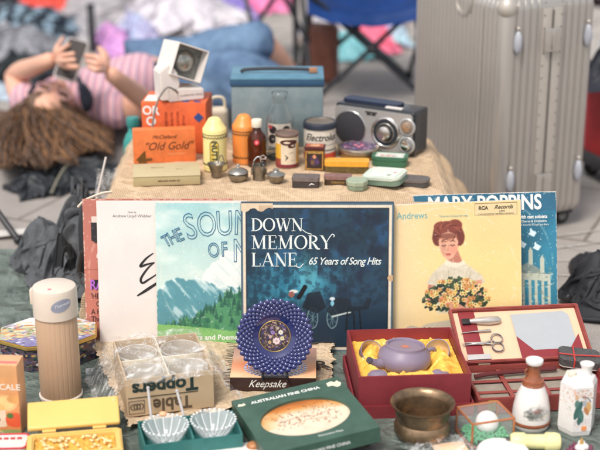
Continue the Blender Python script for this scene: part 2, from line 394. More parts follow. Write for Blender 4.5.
# ================================================================= SETTING
def ground():
    m = mat('pavement', (170,163,157), .85, var=.16, scale=9, bump=.25, bscale=160)
    n = m.node_tree; b = n.nodes['Principled BSDF']; rp = [x for x in n.nodes if x.type=='VALTORGB'][0]
    tc = n.nodes.new('ShaderNodeTexCoord'); mp = n.nodes.new('ShaderNodeMapping'); mp.inputs['Rotation'].default_value = (0,0,R(24))
    br = n.nodes.new('ShaderNodeTexBrick'); br.inputs['Scale'].default_value = 1.0; br.inputs['Brick Width'].default_value = .62; br.inputs['Row Height'].default_value = .46
    br.inputs['Mortar Size'].default_value = .006; br.offset = .35
    br.inputs['Color1'].default_value = (1,1,1,1); br.inputs['Color2'].default_value = (.86,.85,.85,1); br.inputs['Mortar'].default_value = (.5,.48,.46,1)
    n.links.new(tc.outputs['Object'], mp.inputs[0]); n.links.new(mp.outputs[0], br.inputs['Vector'])
    sp = n.nodes.new('ShaderNodeTexNoise'); sp.inputs['Scale'].default_value = 420; sp.inputs['Detail'].default_value = 3; n.links.new(tc.outputs['Object'], sp.inputs['Vector'])
    r2 = n.nodes.new('ShaderNodeValToRGB'); r2.color_ramp.elements[0].position=.35; r2.color_ramp.elements[0].color=(.6,.6,.6,1); r2.color_ramp.elements[1].position=.65; r2.color_ramp.elements[1].color=(1.25,1.25,1.25,1)
    n.links.new(sp.outputs['Fac'], r2.inputs[0])
    m1 = n.nodes.new('ShaderNodeMix'); m1.data_type='RGBA'; m1.blend_type='MULTIPLY'; m1.inputs['Factor'].default_value=1
    m2 = n.nodes.new('ShaderNodeMix'); m2.data_type='RGBA'; m2.blend_type='MULTIPLY'; m2.inputs['Factor'].default_value=1
    n.links.new(rp.outputs[0], m1.inputs['A']); n.links.new(br.outputs['Color'], m1.inputs['B'])
    n.links.new(m1.outputs['Result'], m2.inputs['A']); n.links.new(r2.outputs[0], m2.inputs['B']); n.links.new(m2.outputs['Result'], b.inputs['Base Color'])
    bm = BM(); bmesh.ops.create_grid(bm, x_segments=20, y_segments=20, size=120)
    o = obj('pavement', bm, m, None, False); tag(o, kind='structure')
    # pale scuffed lines on the pavement at right
    bm = BM()
    for px0,py0,px1,py1,wd in ((545,239,602,231,.010),(538,252,602,243,.008),(545,262,602,262,.007),(552,276,602,279,.008),(525,236,560,233,.006),(560,247,602,254,.005)):
        a = W(px0,py0); b_ = W(px1,py1); P = [a.lerp(b_, k/10)+Vector((0,.0015*math.sin(k*1.1+px0),0)) for k in range(11)]
        ribbon(bm, [(p.x,p.y) for p in P], [wd*.6*(.5+.5*math.sin(PI*k/10)+.15*math.sin(k*2.3)) for k in range(11)], None, .004)
    tag(obj('pavement_line', bm, mat('chalk', (190,186,182), .9, scale=40, var=.3), None, False), kind='structure')
ground()
def tarp():
    m = mat('tarp_plastic', (112,122,114), .28, var=.25, scale=9, var2=(80,92,86)); n = m.node_tree; b = n.nodes['Principled BSDF']
    tc = n.nodes.new('ShaderNodeTexCoord'); vo = n.nodes.new('ShaderNodeTexVoronoi'); vo.feature = 'F1'; vo.inputs['Scale'].default_value = 22
    nz = n.nodes.new('ShaderNodeTexNoise'); nz.inputs['Scale'].default_value = 18; nz.inputs['Detail'].default_value = 6; nz.inputs['Distortion'].default_value = 1.2
    mxv = n.nodes.new('ShaderNodeVectorMath'); mxv.operation='ADD'; n.links.new(tc.outputs['Object'], mxv.inputs[0]); sc = n.nodes.new('ShaderNodeVectorMath'); sc.operation='SCALE'; sc.inputs['Scale'].default_value=.06
    n.links.new(tc.outputs['Object'], nz.inputs['Vector']); n.links.new(nz.outputs['Color'], sc.inputs[0]); n.links.new(sc.outputs[0], mxv.inputs[1]); n.links.new(mxv.outputs[0], vo.inputs['Vector'])
    ad = n.nodes.new('ShaderNodeMath'); ad.operation='ADD'; n.links.new(vo.outputs['Distance'], ad.inputs[0]); n.links.new(nz.outputs['Fac'], ad.inputs[1])
    bp = n.nodes.new('ShaderNodeBump'); bp.inputs['Strength'].default_value=.9; bp.inputs['Distance'].default_value=.008; bp.inputs['Distance'].default_value=.014; n.links.new(ad.outputs[0], bp.inputs['Height']); n.links.new(bp.outputs[0], b.inputs['Normal'])
    bm = BM(); nx, ny = 260, 150; G = []
    for j in range(ny):
        row = []
        for i in range(nx):
            u = i/(nx-1); x = -1.25+2.3*u
            ye = 3.13-.03*math.sin(x*5) if x < -.1 else 3.10-.85*min(1,(x+.1)/.75)**1.2
            ye += .02*fn(x*4,3)
            y = 1.55+(ye-1.55)*j/(ny-1)
            z = .004+.006*(.5+.5*fn(x*6,y*6,1))+.010*max(0,fn(x*3+9,y*3,2)-.1)
            row.append(bm.verts.new((x,y,max(.003,z))))
        G.append(row)
    for j in range(ny-1):
        for i in range(nx-1): bm.faces.new((G[j][i],G[j][i+1],G[j+1][i+1],G[j+1][i]))
    o = obj('tarpaulin', bm, m, None, True, 180); tag(o, 'crinkled dark green plastic tarpaulin spread on the pavement under the goods','tarpaulin')
tarp()

# ---------------------------------------------------------------- draped display box
BT = .29   # height of the draped top
BURLAP = weave('burlap', (216,188,154), (156,124,92), 470, bump=1.0)
def drape():
    x0,x1,y0,y1 = -.415,.315,2.625,3.17; rd = .02
    bm = BM(); nx, ny = 230, 190; G = []; ext = .285
    for j in range(ny):
        row = []
        for i in range(nx):
            s = (x0-ext)+(x1-x0+2*ext)*i/(nx-1); t = (y0-ext)+(y1-y0+2*ext)*j/(ny-1)
            ox = min(0,s-x0)+max(0,s-x1); oy = min(0,t-y0)+max(0,t-y1); d = math.hypot(ox,oy)
            cx = min(max(s,x0),x1); cy = min(max(t,y0),y1)
            if d > 0:
                ux, uy = ox/d, oy/d
                d = min(d, ext)
                fl = (.42 if ox > 0 else .16)*abs(ux)+(.03 if oy < 0 else .25)*abs(uy)
                corner = (abs(ox)>0 and abs(oy)>0)
                if corner and oy > 0: fl += .2*4*abs(ux*uy)**2
                fold = .014*math.sin((s*1.3+t*1.7)*34)*min(1,d/.12)
                q = rd*(1-math.exp(-d/rd))*.5
                x = cx+ux*(q+fl*d+fold); y = cy+uy*(q+fl*d*(.4 if oy<0 else 1)+(fold if oy>0 else fold*.2)); z = BT-d*(1-.12*fl)+q*.7
            else: x,y,z = s,t,BT
            z += .0020*fn(x*9,y*9,5)+.0008*fn(x*30,y*30,8)+.0030*max(0,1-abs(fn(x*4+y*3,y*5,12))*7)*(1 if d==0 else .5); x += (.006*fn(x*14,z*20,3) if d>0 else 0); y += (.008*fn(x*10,z*12,7) if d>0 else 0)
            row.append(bm.verts.new((x,y,max(z,.008))))
        G.append(row)
    for j in range(ny-1):
        for i in range(nx-1): bm.faces.new((G[j][i],G[j][i+1],G[j+1][i+1],G[j+1][i]))
    o = obj('draped_box', bm, BURLAP, None, True, 180)
    tag(o,'low display box draped in beige burlap cloth, standing behind the row of record sleeves','draped box')
drape()

# ================================================================= RECORD SLEEVES
LS = .315
GR = 'record sleeves leaning in a row'
def sleeve(name, label, x, y, lean, roll, yaw, edge, th=.004, group=GR, size=LS):
    t = thing(name, label, 'record sleeve', (x,y,.006), 0, group, rot=(R(-lean),R(roll),R(yaw)))
    bm = BM(); box(bm, (0,th/2,size/2), (size,th,size), .0008); obj('sleeve_body', bm, edge, t)
    return t
def scuff(cv, amt=.05, seed=1):
    e = np.minimum(np.minimum(cv.X,1-cv.X),np.minimum(cv.Y,1-cv.Y)); n_ = vnoise(cv.h,cv.w,60,seed,4)
    cv.put(((e < .007)&(n_>.54)).astype(float), (225,215,200), .6); rr_=np.hypot(cv.X-.5,cv.Y-.5); cv.put(np.clip(1-np.abs(rr_-.468)/.010,0,1)*np.clip((vnoise(cv.h,cv.w,20,seed+8,4)-.42)*5,0,1),(236,228,214),.35); cv.put(np.clip((vnoise(cv.h,cv.w,70,seed+11,2)-.80)*14,0,1),(236,230,220),.5); cv.mottle(amt*1.5,5,seed+3)
CARD = mat('card_white', (222,212,202), .7); 
INKW = mat('ink_white', (232,232,226), .5, var=.04); INKK = mat('ink_black', (34,32,34), .5, var=.1)

# -- teal box set at the front
t = sleeve('record_box_set','dark teal boxed record set with cream border and torn top corner, front of the row',.036,2.500,9.5,0,0,mat('box_teal',(36,66,84),.5),.020,size=.318)
cv = Cv(320,320,(22,54,74)); nn = vnoise(320,320,5,11,6); n2 = vnoise(320,320,12,5,5)
cv.a = cv.a*(0.55+1.0*nn[...,None])
X,Y = cv.X,cv.Y
cv.put(np.clip(1.3-np.hypot((X-.36)/.30,(Y-.46)/.20)+(n2-.5)*1.2,0,1),(40,132,160),.75)
cv.put(np.clip(1.1-np.hypot((X-.44)/.12,(Y-.52)/.16)+(n2-.5)*.8,0,1),(96,190,205),.75)
cv.put(np.clip(1.2-np.hypot((X-.18)/.22,(Y-.34)/.05)+(n2-.5)*1.4,0,1),(60,160,185),.6)
cv.put(np.clip((n2-.56)*7,0,1)*(Y>.55),(28,78,128),.5)
cv.put(np.clip((vnoise(320,320,9,77,5)-.55)*7,0,1)*(X>.5),(14,26,48),.7)
cv.put(np.clip(.9-np.hypot((X-.44)/.05,(Y-.60)/.20)+(n2-.5)*.7,0,1),(20,50,62),.9)
cv.put(np.clip((.36+.05*nn-Y)*8,0,1),(18,40,58),.8)
st_=vnoise(320,320,40,61,3,.15); cv.put(np.clip((st_-.52)*8,0,1)*np.clip(1.2-np.hypot((X-.36)/.36,(Y-.5)/.26),0,1),(90,176,190),.35); fo_=vnoise(320,320,34,63,4); cv.put(np.clip((fo_-.5)*9,0,1)*(Y>.32),(10,30,48),.45)
for cx in (.47,.60): 
    cv.ring(cx,.23,.034,.070,.007,(112,138,142))
    for k in range(8): a=k*PI/4+.2; cv.line([(cx,.23),(cx+.034*math.cos(a),.23+.07*math.sin(a))],.005,(84,112,118))
cv.poly([(.40,.30),(.44,.40),(.52,.41),(.56,.30),(.50,.26)],(10,20,32),.8); cv.poly([(.56,.28),(.62,.37),(.72,.36),(.74,.25),(.60,.24)],(14,26,38),.8)
cv.line([(.38,.37),(.42,.44)],.03,(10,14,22)); cv.ell(.345,.41,.03,.012,(215,215,210)); cv.ell(.33,.39,.02,.02,(150,90,80))
cv.line([(.60,.24),(.72,.27)],.012,(180,190,185)); cv.ell(.60,.36,.018,.012,(200,210,215)); cv.ell(.60,.33,.012,.02,(120,180,200))
cv.line([(.70,.27),(.69,.14)],.008,(8,12,20)); cv.line([(.74,.27),(.75,.13)],.008,(8,12,20)); cv.line([(.78,.28),(.79,.14)],.008,(8,12,20))
cv.poly([(.70,.27),(.84,.29),(.86,.36),(.83,.37),(.80,.31),(.70,.31)],(10,20,32),.7)
b_=.030
fr = (X<b_)|(X>1-b_)|(Y<b_)|(Y>1-b_); fr2=(X<b_-.016)|(X>1-b_+.016)|(Y<b_-.016)|(Y>1-b_+.016)
cv.put(fr.astype(float),(222,205,182)); cv.put(fr2.astype(float),(70,96,112)); cv.put(((abs(X-.5)>.5-b_-.006)|(abs(Y-.5)>.5-b_-.006)).astype(float)*(~fr),(20,30,40))
cv.blur(1); cv.grain(.08,5)
tear = (Y>.965-.012*np.sin(X*60)-.02*vnoise(320,320,20,3,3))&(X<.21)
cv.put(tear.astype(float),(214,190,160)); cv.put((tear&(Y<.985)&(X>.12)).astype(float),(196,168,136))
cv.put(np.clip(1-np.hypot((X-.985)/.022,(Y-.5)/.022),0,1)>.02,(196,160,120))
cv.mottle(.10,40,9)
painted('cover_print', cv, flat(0,-.0006,.159,.3165,.3165), t)
bm = BM(); M0 = FM(-.159,-.0008,0)
serif_word(bm,'DOWN',.022,.259,.027,M0); serif_word(bm,'MEMORY',.022,.221,.029,M0); serif_word(bm,'LANE',.022,.184,.029,M0)
P = bezier([(.128,.262,0),(.136,.256,0),(.148,.252,0)],6); ribbon(bm,P,.0016,M0); P = bezier([(.112,.186,0),(.122,.182,0),(.130,.190,0)],6); ribbon(bm,P,.0018,M0)
text_bm(bm,'65 Years of Song Hits',.0215,FM(.0565,-.0008,.1945),shear=.32,sx=.88,bold=.0002,sp=.92)
obj('lettering', bm, mat('ink_pale', (216,222,218), .5, var=.05), t, False)

# -- mountain sleeve
t = sleeve('record_sleeve','pale turquoise sleeve with outlined sky lettering over snowy mountains and forest',-.1445,2.512,9.5,0,0,CARD)
cv = Cv(300,300,(190,218,214)); X,Y = cv.X,cv.Y; n1 = vnoise(300,300,4,21,5,2)
cv.a = np.array((158,200,200.))*(Y[...,None])+np.array((232,232,216.))*(1-Y[...,None])
cv.put(np.clip((n1-.45)*3,0,1)*(Y>.5),(232,236,226),.8)
def ridge(pts, seed, rough): 
    xs = np.linspace(0,1,300); y = np.interp(xs,[p[0] for p in pts],[p[1] for p in pts]); r = vnoise(2,300,30,seed,4)[0]; return y+(r-.5)*rough
rg = ridge([(0,.41),(.07,.46),(.14,.51),(.20,.47),(.30,.50),(.40,.44),(.52,.42),(.66,.45),(1,.40)],3,.05)
rp_ = ridge([(0,0),(.26,.40),(.33,.55),(.44,.66),(.56,.70),(.70,.72),(.85,.70),(1,.66)],8,.07)
cv.put(((Y<rp_[None,:])&(X>.27)).astype(float),(232,234,228),.95); nn = vnoise(300,300,34,33,4,.35); nn = np.stack([np.roll(nn[i_],int(-i_*.8)) for i_ in range(300)]); nn=.75*nn+.25*vnoise(300,300,12,36,4)
cv.put(((Y<rp_[None,:])&(X>.29))*np.clip((nn-.5)*10,0,1),(176,204,206),.35)
cv.put((Y<rg[None,:]).astype(float),(90,150,160)); cv.put((Y<rg[None,:])*np.clip((.56-nn)*7,0,1),(74,134,146),.5)
cv.put((Y<rg[None,:])*np.clip((Y-(rg[None,:]-.07))*16,0,1)*np.clip((nn-.49)*14,0,1)*(Y>.36),(236,240,234),.9)
cv.put((Y<rg[None,:]-.04)*np.clip((nn-.60)*14,0,1),(205,224,224),.7); cv.blur(1)
gl = ridge([(0,.11),(.12,.16),(.3,.25),(.45,.35),(.6,.41),(.8,.46),(1,.5)],5,.03)
cv.put((Y<gl[None,:]).astype(float),(74,140,98))
rng = random.Random(4)
for k in range(340):
    x = rng.random(); g = float(np.interp(x,np.linspace(0,1,300),gl)); y = .12+ (g-.12)*rng.random()**.7; hh = .03+.04*rng.random()
    if y < .13: continue
    c = rng.choice([(40,96,76),(54,118,84),(76,140,92),(34,84,72)]); cv.poly([(x-.015,y-.01),(x,y+hh),(x+.015,y-.01)],c,.9)
cv.put((Y<.17-.10*X+.02*nn).astype(float),(126,182,104)); cv.put(((Y<.15)*np.clip((nn-.5)*8,0,1)),(96,156,92),.5); cv.blur(1); cv.grain(.05,4)
scuff(cv,.06,2)
painted('cover_print', cv, flat(0,-.0005,LS/2,LS-.001,LS-.001), t)
bm = BM()
def arcword(s, x, z, rot, size, step, drot, outl):
    for k, ch in enumerate(s):
        text_bm(bm, ch, size[k] if isinstance(size,list) else size, FM(x,-.0012,z,rot), outline=outl, sx=.85)
        x += step*math.cos(R(rot)); z += step*math.sin(R(rot)); rot -= drot
for ch,x,z,s_,r_ in (('T',-.134,.2335,.036,28),('H',-.121,.2405,.038,26),('E',-.107,.2460,.040,24),('S',-.084,.2620,.078,14),('O',-.050,.2670,.074,6),('U',-.013,.2690,.074,2),('N',.026,.2700,.074,-2),('D',.065,.268,.07,-4),('O',-.036,.2130,.044,6),('F',-.014,.2150,.044,3),('M',.022,.2110,.070,0),('U',.065,.211,.07,0)):
    text_bm(bm, ch, s_, FM(x,-.0012,z,r_), outline=.0009, sx=.70)
obj('lettering', bm, mat('ink_blue',(58,116,150),.5,var=.05), t, False)
bm = BM(); text_bm(bm,'Flowers and Poems',.0150,FM(-.112,-.0009,.026),align='LEFT',sx=1.05,bold=.0003); obj('caption', bm, INKW, t, False)

# -- plain white sleeve
t = sleeve('record_sleeve','plain off-white record sleeve with a bold black handwritten letter and small grey heading',-.268,2.523,9.5,0,0,CARD)
cv = Cv(160,160,(226,216,210)); scuff(cv,.05,5); painted('cover_print', cv, flat(0,-.0005,LS/2,LS-.001,LS-.001), t)
bm = BM(); text_bm(bm,'Andrew Lloyd Webber',.0088,FM(-.083,-.0008,.283),sx=.98); text_bm(bm,'Music by',.005,FM(-.083,-.0008,.291)); obj('lettering', bm, mat('ink_grey',(120,118,120),.5), t, False)
bm = BM()
def brush(P, wd, ya=-.0010): 
    q = bezier([(a-.034,b,0) for a,b in P],10); n=len(q); ribbon(bm,q,[wd*(.35+.65*math.sin(PI*(i+.6)/(n+.4))) for i in range(n)],FM(0,ya,0))
brush([(-.006,.204),(-.022,.192),(-.034,.176),(-.020,.180),(-.004,.184)],.0050)
brush([(-.004,.184),(-.018,.172),(-.033,.150),(-.030,.140),(-.016,.148),(.002,.160)],.0050)
brush([(-.042,.112),(-.026,.122),(-.008,.134),(.010,.146)],.0062)
brush([(.001,.238),(.006,.240)],.003)
obj('signature', bm, INKK, t, False)

# -- brick red sleeve
t = sleeve('record_sleeve','brick red record sleeve at the left end, mostly hidden by the white sleeve',-.299,2.536,9.3,0,0,mat('card_red',(176,104,88),.7))
cv = Cv(220,220,(188,112,96)); nn=vnoise(220,220,8,6,4); X,Y=cv.X,cv.Y
cv.put(((X>.055)&(X<.2)&(Y>.70)&(Y<.84)&(nn>.42)).astype(float),(40,34,38)); cv.put(((X>.05)&(X<.2)&(Y>.60)&(Y<.645)&(nn>.45)).astype(float),(230,220,212))
cv.put(((X>.06)&(X<.2)&(Y>.84)&(Y<.88)&(nn>.45)).astype(float),(222,205,195)); cv.put(((X>.05)&(X<.3)&(Y>.375)&(Y<.45)&(nn>.40)).astype(float),(34,28,34))
cv.line([(0,.52),(.3,.52)],.004,(140,80,68)); scuff(cv,.08,7)
painted('cover_print', cv, flat(0,-.0005,LS/2,LS-.001,LS-.001), t)
bm = BM()
for s_,z,sz in (("'HELLO",.106,.017),("   OUR",.089,.016),("A HIT",.072,.016),("The Wiz",.056,.016)): text_bm(bm,s_,sz,FM(-.145,-.0009,z),align='LEFT',sx=.8,bold=.0002)
obj('lettering', bm, mat('ink_brown',(70,36,36),.5), t, False)
bm = BM(); text_bm(bm,'RAG',.030,FM(-.146,-.0009,.130),align='LEFT',sx=.7,bold=.0006); obj('title', bm, mat('ink_purple',(176,96,200),.5), t, False)

# -- yellow portrait sleeve
t = sleeve('record_sleeve','golden yellow record sleeve with printed portrait of a woman holding daisies',.3155,2.522,9,-2.4,0,CARD)
t.location.z=.003
cv = Cv(330,330,(230,200,146)); X,Y=cv.X,cv.Y
cv.put(np.clip(1.2-np.hypot((X-.75)/.8,(Y-.45)/.7),0,1),(240,206,128),.7); cv.put(np.clip((.5-X)*2,0,1),(236,214,178),.6)
sk=(214,150,120); sk2=(188,118,96)
cv.poly([(.10,.0),(.20,.10),(.36,.18),(.52,.20),(.62,.14),(.66,0)],(196,184,160))
cv.poly([(.47,.585),(.53,.60),(.60,.60),(.66,.56),(.735,.50),(.755,.45),(.70,.43),(.665,.40),(.655,.25),(.43,.25),(.435,.40),(.39,.42),(.365,.46),(.40,.52)],(206,194,168))
rng = random.Random(9); nz_=vnoise(330,330,60,5,3); cv.put(((nz_>.52)&(X>.37)&(X<.75)&(Y>.25)&(Y<.6)&(cv.a[...,2]>160)).astype(float),(222,212,190),.55)
cv.poly([(.375,.45),(.425,.44),(.435,.34),(.40,.28),(.365,.32)],sk2); cv.poly([(.665,.46),(.735,.47),(.725,.36),(.66,.27),(.61,.30),(.655,.37)],sk)
cv.poly([(.492,.67),(.572,.69),(.605,.60),(.56,.575),(.51,.59)],sk2); cv.poly([(.48,.585),(.50,.615),(.54,.595),(.585,.59),(.615,.61),(.63,.58),(.56,.555)],(226,216,192))
cv.ell(.515,.795,.100,.082,(120,56,44)); cv.ell(.445,.765,.035,.055,(110,50,40)); cv.ell(.590,.765,.034,.060,(112,50,42)); cv.ell(.47,.835,.05,.04,(134,66,50)); cv.ell(.56,.845,.05,.04,(128,60,46))
cv.poly([(.450,.745),(.470,.790),(.520,.805),(.565,.785),(.582,.735),(.575,.675),(.545,.625),(.512,.612),(.482,.635),(.456,.69)],(222,166,136)); cv.blur(1)
cv.ell(.484,.69,.012,.035,(196,132,108),.6,soft=.6); cv.ell(.548,.685,.020,.022,(226,140,118),.6,soft=.9); cv.ell(.515,.775,.05,.015,(110,50,40),.7,soft=.5)
for k in range(16): a_=k*.42; cv.line([(.515+.085*math.cos(a_),.80+.06*math.sin(a_)),(.515+.060*math.cos(a_+.5),.80+.045*math.sin(a_+.5))],.008,(168,92,66) if k%2 else (92,40,34),.7)
cv.line([(.470,.735),(.484,.742),(.498,.736)],.005,(100,56,46)); cv.line([(.528,.738),(.545,.744),(.560,.736)],.005,(100,56,46))
cv.line([(.472,.713),(.484,.707),(.497,.712)],.006,(64,36,34)); cv.line([(.530,.713),(.543,.707),(.557,.713)],.006,(64,36,34)); cv.ell(.484,.716,.012,.006,(200,140,120)); cv.ell(.543,.716,.012,.006,(200,140,120))
cv.line([(.516,.715),(.512,.685),(.506,.678),(.520,.676)],.004,(186,116,94)); cv.line([(.500,.650),(.513,.654),(.528,.650)],.009,(176,64,62)); cv.line([(.506,.642),(.522,.642)],.004,(190,100,86))
cv.line([(.51,.56),(.52,.42)],.004,(176,164,140)); cv.line([(.43,.52),(.45,.40)],.006,(184,172,148)); cv.line([(.66,.53),(.645,.42)],.006,(184,172,148)); cv.blur(1)
for k in range(210):
    a = rng.random()*2*PI; r_ = rng.random()**.5; cv.ell(.555+.215*r_*math.cos(a),.385+.105*r_*math.sin(a)-.05*abs(math.cos(a))*r_,.020,.010,rng.choice([(50,64,44),(66,84,50),(38,48,40)]),.95,rot=rng.random()*180)
cv.poly([(.46,.37),(.56,.32),(.64,.27),(.60,.24),(.50,.29),(.44,.34)],sk)
for k in range(84):
    a = rng.random()*2*PI; r_ = rng.random()**.5; cx=.555+.225*r_*math.cos(a); cy=.395+.105*r_*math.sin(a)-.05*abs(math.cos(a))*r_
    c = rng.choice([(244,206,120),(232,170,92),(246,216,150),(214,144,80)]); q0=rng.random()
    for q in range(5): cv.ell(cx+.010*math.cos(q0+q*1.257),cy+.010*math.sin(q0+q*1.257),.008,.006,tuple(int(v*rng.uniform(.85,1.03)) for v in c),rot=(q0+q*1.257)*57)
    cv.ell(cx,cy,.005,.005,(150,96,40))
cv.blur(1); cv.grain(.05,3)
cv.poly([(.695,.905),(.975,.905),(.975,.985),(.695,.985)],(222,200,150)); cv.line([(.695,.905),(.975,.905),(.975,.985),(.695,.985),(.695,.905)],.004,(150,120,80))
scuff(cv,.04,12)
painted('cover_print', cv, flat(0,-.0005,LS/2,LS-.001,LS-.001), t)
bm = BM(); text_bm(bm,'Julie Andrews',.0205,FM(-.136,-.0009,.290),align='LEFT',sx=.86,bold=.0001); text_bm(bm,'Tell me the truth about love songs',.0068,FM(-.013,-.0009,.2865),align='LEFT',sx=.62); obj('lettering', bm, mat('ink_teal',(116,176,174),.5,var=.05), t, False)
bm = BM(); text_bm(bm,'RCA',.010,FM(.079,-.0009,.3005),sx=1,bold=.0004); text_bm(bm,'Records',.0115,FM(.121,-.0009,.3015),shear=.4,bold=.0002); text_bm(bm,'LPM',.0065,FM(.118,-.0009,.2925)); text_bm(bm,'A "NEW ORTHOPHONIC" HIGH FIDELITY RECORDING',.0034,FM(.105,-.0009,.2875),sx=.9)
obj('label_lettering', bm, mat('ink_umber',(84,66,50),.5), t, False)

# -- turquoise sleeve at the right end
t = sleeve('record_sleeve','deep turquoise record sleeve with white title and pale palace, behind the yellow sleeve',.407,2.585,9,-4,-7,CARD,size=.302)
t.location.z=.016
cv = Cv(300,300,(34,116,146)); X,Y=cv.X,cv.Y; nn=vnoise(300,300,6,14,5)
cv.a = cv.a*(.65+.6*nn[...,None]); cv.put(np.clip(1.1-np.hypot((X-.85)/.3,(Y-.35)/.4),0,1),(60,150,170),.5)
cv.put((Y>.865).astype(float),(40,96,126),.7)
st=(190,194,176); st2=(130,146,140)
for x0 in np.arange(.66,.93,.045): cv.poly([(x0,.13),(x0,.38),(x0+.02,.38),(x0+.02,.13)],st)
cv.poly([(.64,.38),(.95,.36),(.95,.41),(.64,.43)],st); cv.poly([(.66,.43),(.80,.50),(.93,.41)],st2); cv.poly([(.60,.08),(.97,.08),(.97,.14),(.60,.14)],st2)
cv.poly([(.80,.48),(.80,.58),(.815,.61),(.83,.58),(.83,.48)],st); cv.poly([(.88,.42),(.88,.52),(.895,.55),(.91,.52),(.91,.42)],st)
for k in range(40): cv.ell(.62+.34*rng.random(),.04+.10*rng.random(),.014,.010,rng.choice([(150,140,80),(40,90,60),(206,186,140),(60,110,70)]))
cv.ell(.93,.085,.04,.045,(214,140,80)); cv.ell(.93,.085,.025,.03,(240,200,140)); cv.ell(.93,.085,.01,.012,(120,60,40))
for cx,cy in ((.83,.70),(.76,.62),(.86,.60),(.72,.66)): cv.poly([(cx-.03,cy),(cx,cy+.03),(cx+.03,cy+.01),(cx+.01,cy-.02)],(214,232,236)); cv.ell(cx-.01,cy+.025,.008,.02,(214,232,236))
for k in range(90): cv.ell(.62+.34*rng.random(),.12+.34*rng.random(),.012,.006,rng.choice([(220,216,190),(120,130,120),(160,160,130)]),.6)
for k in range(60): cv.ell(.6+.4*rng.random(),.3+.5*rng.random(),.003,.003,(200,230,236),.8)
cv.blur(1); cv.grain(.06,9); scuff(cv,.06,22)
painted('cover_print', cv, flat(0,-.0005,.151,.301,.301), t)
bm = BM(); text_bm(bm,'MARY POPPINS',.0450,FM(.0,-.0009,.2795),sx=.79,bold=.0012)
obj('title', bm, INKW, t, False); bm=BM(); text_bm(bm,'with cast soloists',.0105,FM(.072,-.0009,.249),align='LEFT',sx=.82,bold=.0003)
text_bm(bm,'Chorus & Orchestra',.007,FM(.077,-.0009,.2395),align='LEFT',bold=.0001,sx=.9); text_bm(bm,'A Spoonful of Sugar and more',.006,FM(.076,-.0009,.232),align='LEFT',sx=.8); obj('lettering', bm, INKW, t, False)
#%%PART2
# ================================================================= GOODS ON THE DRAPED BOX
ZT = BT+.0012
ORANGE = mat('card_orange',(226,98,40),.55,var=.2,scale=45); ORANGE2 = mat('card_orange_light',(228,118,52),.55,var=.22,scale=50)
BEIGE = mat('card_beige',(176,160,118),.6,var=.08); WPL = mat('plastic_white',(222,214,208),.35,var=.04)
BLKP = mat('plastic_black',(30,31,36),.35,var=.1); SILV = mat('silver_paint',(184,182,180),.34,metal=.5,var=.05)
CHROME = mat('chrome',(214,212,208),.15,metal=1,var=.03); PEWTER = mat('pewter',(150,142,128),.34,metal=.9,var=.35,scale=70,bump=.3)
TIN = mat('tin_metal',(176,160,132),.35,metal=.9,var=.2,scale=50); DKTIN = mat('tin_dark',(92,80,76),.5,metal=.3,var=.3,scale=60,bump=.2)
WT = lambda px,py: W(px,py,ZT)

# strongbox
p = Wy(276,150,3.085); t = thing('strongbox','large grey-blue painted metal box with blue lid and dark handle, at the back','metal box',(-.055,3.065,ZT),0)
PB = mat('paint_greyblue',(134,146,148),.45,var=.16,scale=14,bump=.15,var2=(104,124,130)); PT = mat('paint_blue',(88,136,160),.45,var=.28,scale=18); PN = mat('paint_navy',(38,78,110),.45,var=.15)
bm = BM(); box(bm,(0,.065,.077),(.222,.130,.152),.004); obj('body',bm,PB,t)
bm = BM(); box(bm,(0,.065,.1605),(.228,.134,.015),.003); obj('lid_band',bm,PN,t)
bm = BM(); box(bm,(0,.065,.1715),(.226,.132,.007),.003); obj('lid',bm,PT,t)
bm = BM(); tube(bm,bezier([(-.088,.050,.177),(-.080,.050,.183),(-.03,.050,.186),(.03,.050,.1855),(.085,.050,.183),(.094,.050,.178)],8),.0042,8); h = obj('handle',bm,mat('leather_black',(48,46,52),.5),t)
bm = BM(); box(bm,(.087,.050,.1822),(.020,.012,.012),.002); obj('handle_end',bm,mat('leather_tan',(168,118,84),.6),h)

# projector carton (orange, back left)
def RB(name,w_,d_,h_,m,parent,bev=.0012):
    bm = BM(); box(bm,(0,0,h_/2),(w_,d_,h_),bev); return obj(name,bm,m,parent)
c = W(178,103,.415); t = thing('carton','large orange carton with white lettering carrying the white slide viewer','carton',(-.298,3.075,ZT),-4)
OC=Vector((-.019,.09,0))
RB('box_body',.155,.115,.125,ORANGE,t)
bm = BM(); text_bm(bm,'OR',.030,FM(-.055,-.0582,.104),bold=.0009,sx=.95); text_bm(bm,'RO',.030,TM(-.052,-.025,.1255,0)@RZ(90),bold=.0009); text_bm(bm,'O',.03,FM(-.055,-.0582,.078),bold=.0008); obj('lettering',bm,INKW,t,False)
bm = BM()
for k,s_ in enumerate(('PROJECTION','VIEWER FOR','COLOR SLIDES','220 VOLT')): text_bm(bm,s_,.0085,FM(-.018+.014*k,-.0582,.082,90),sx=.8)
obj('small_print',bm,mat('ink_rust',(140,54,26),.5),t,False)
bm = BM()
for x_,y_ in ((.028,-.044),(.056,-.044)):
    b3=BM(); box(b3,(x_,y_,.1254),(.016,.014,.0006)); obj('blue_mark',b3,mat('ink_navy',(40,74,134),.5),t,False)
box(bm,(0,0,0),(.017,.0006,.017),0,T(.060,-.0583,.090)@RY(45)); obj('blue_mark',bm,mat('ink_navy',(40,74,134),.5),t,False)
bm = BM(); box(bm,(-.058,-.015,.1254),(.03,.06,.0005)); obj('white_panel',bm,mat('card_pale',(236,224,214),.6),t,False)
# slide viewer
t = thing('slide_viewer','white slide viewer with square hood and lens, tilted up on the orange carton','slide viewer',(-.275,3.062,ZT+.1262),22)
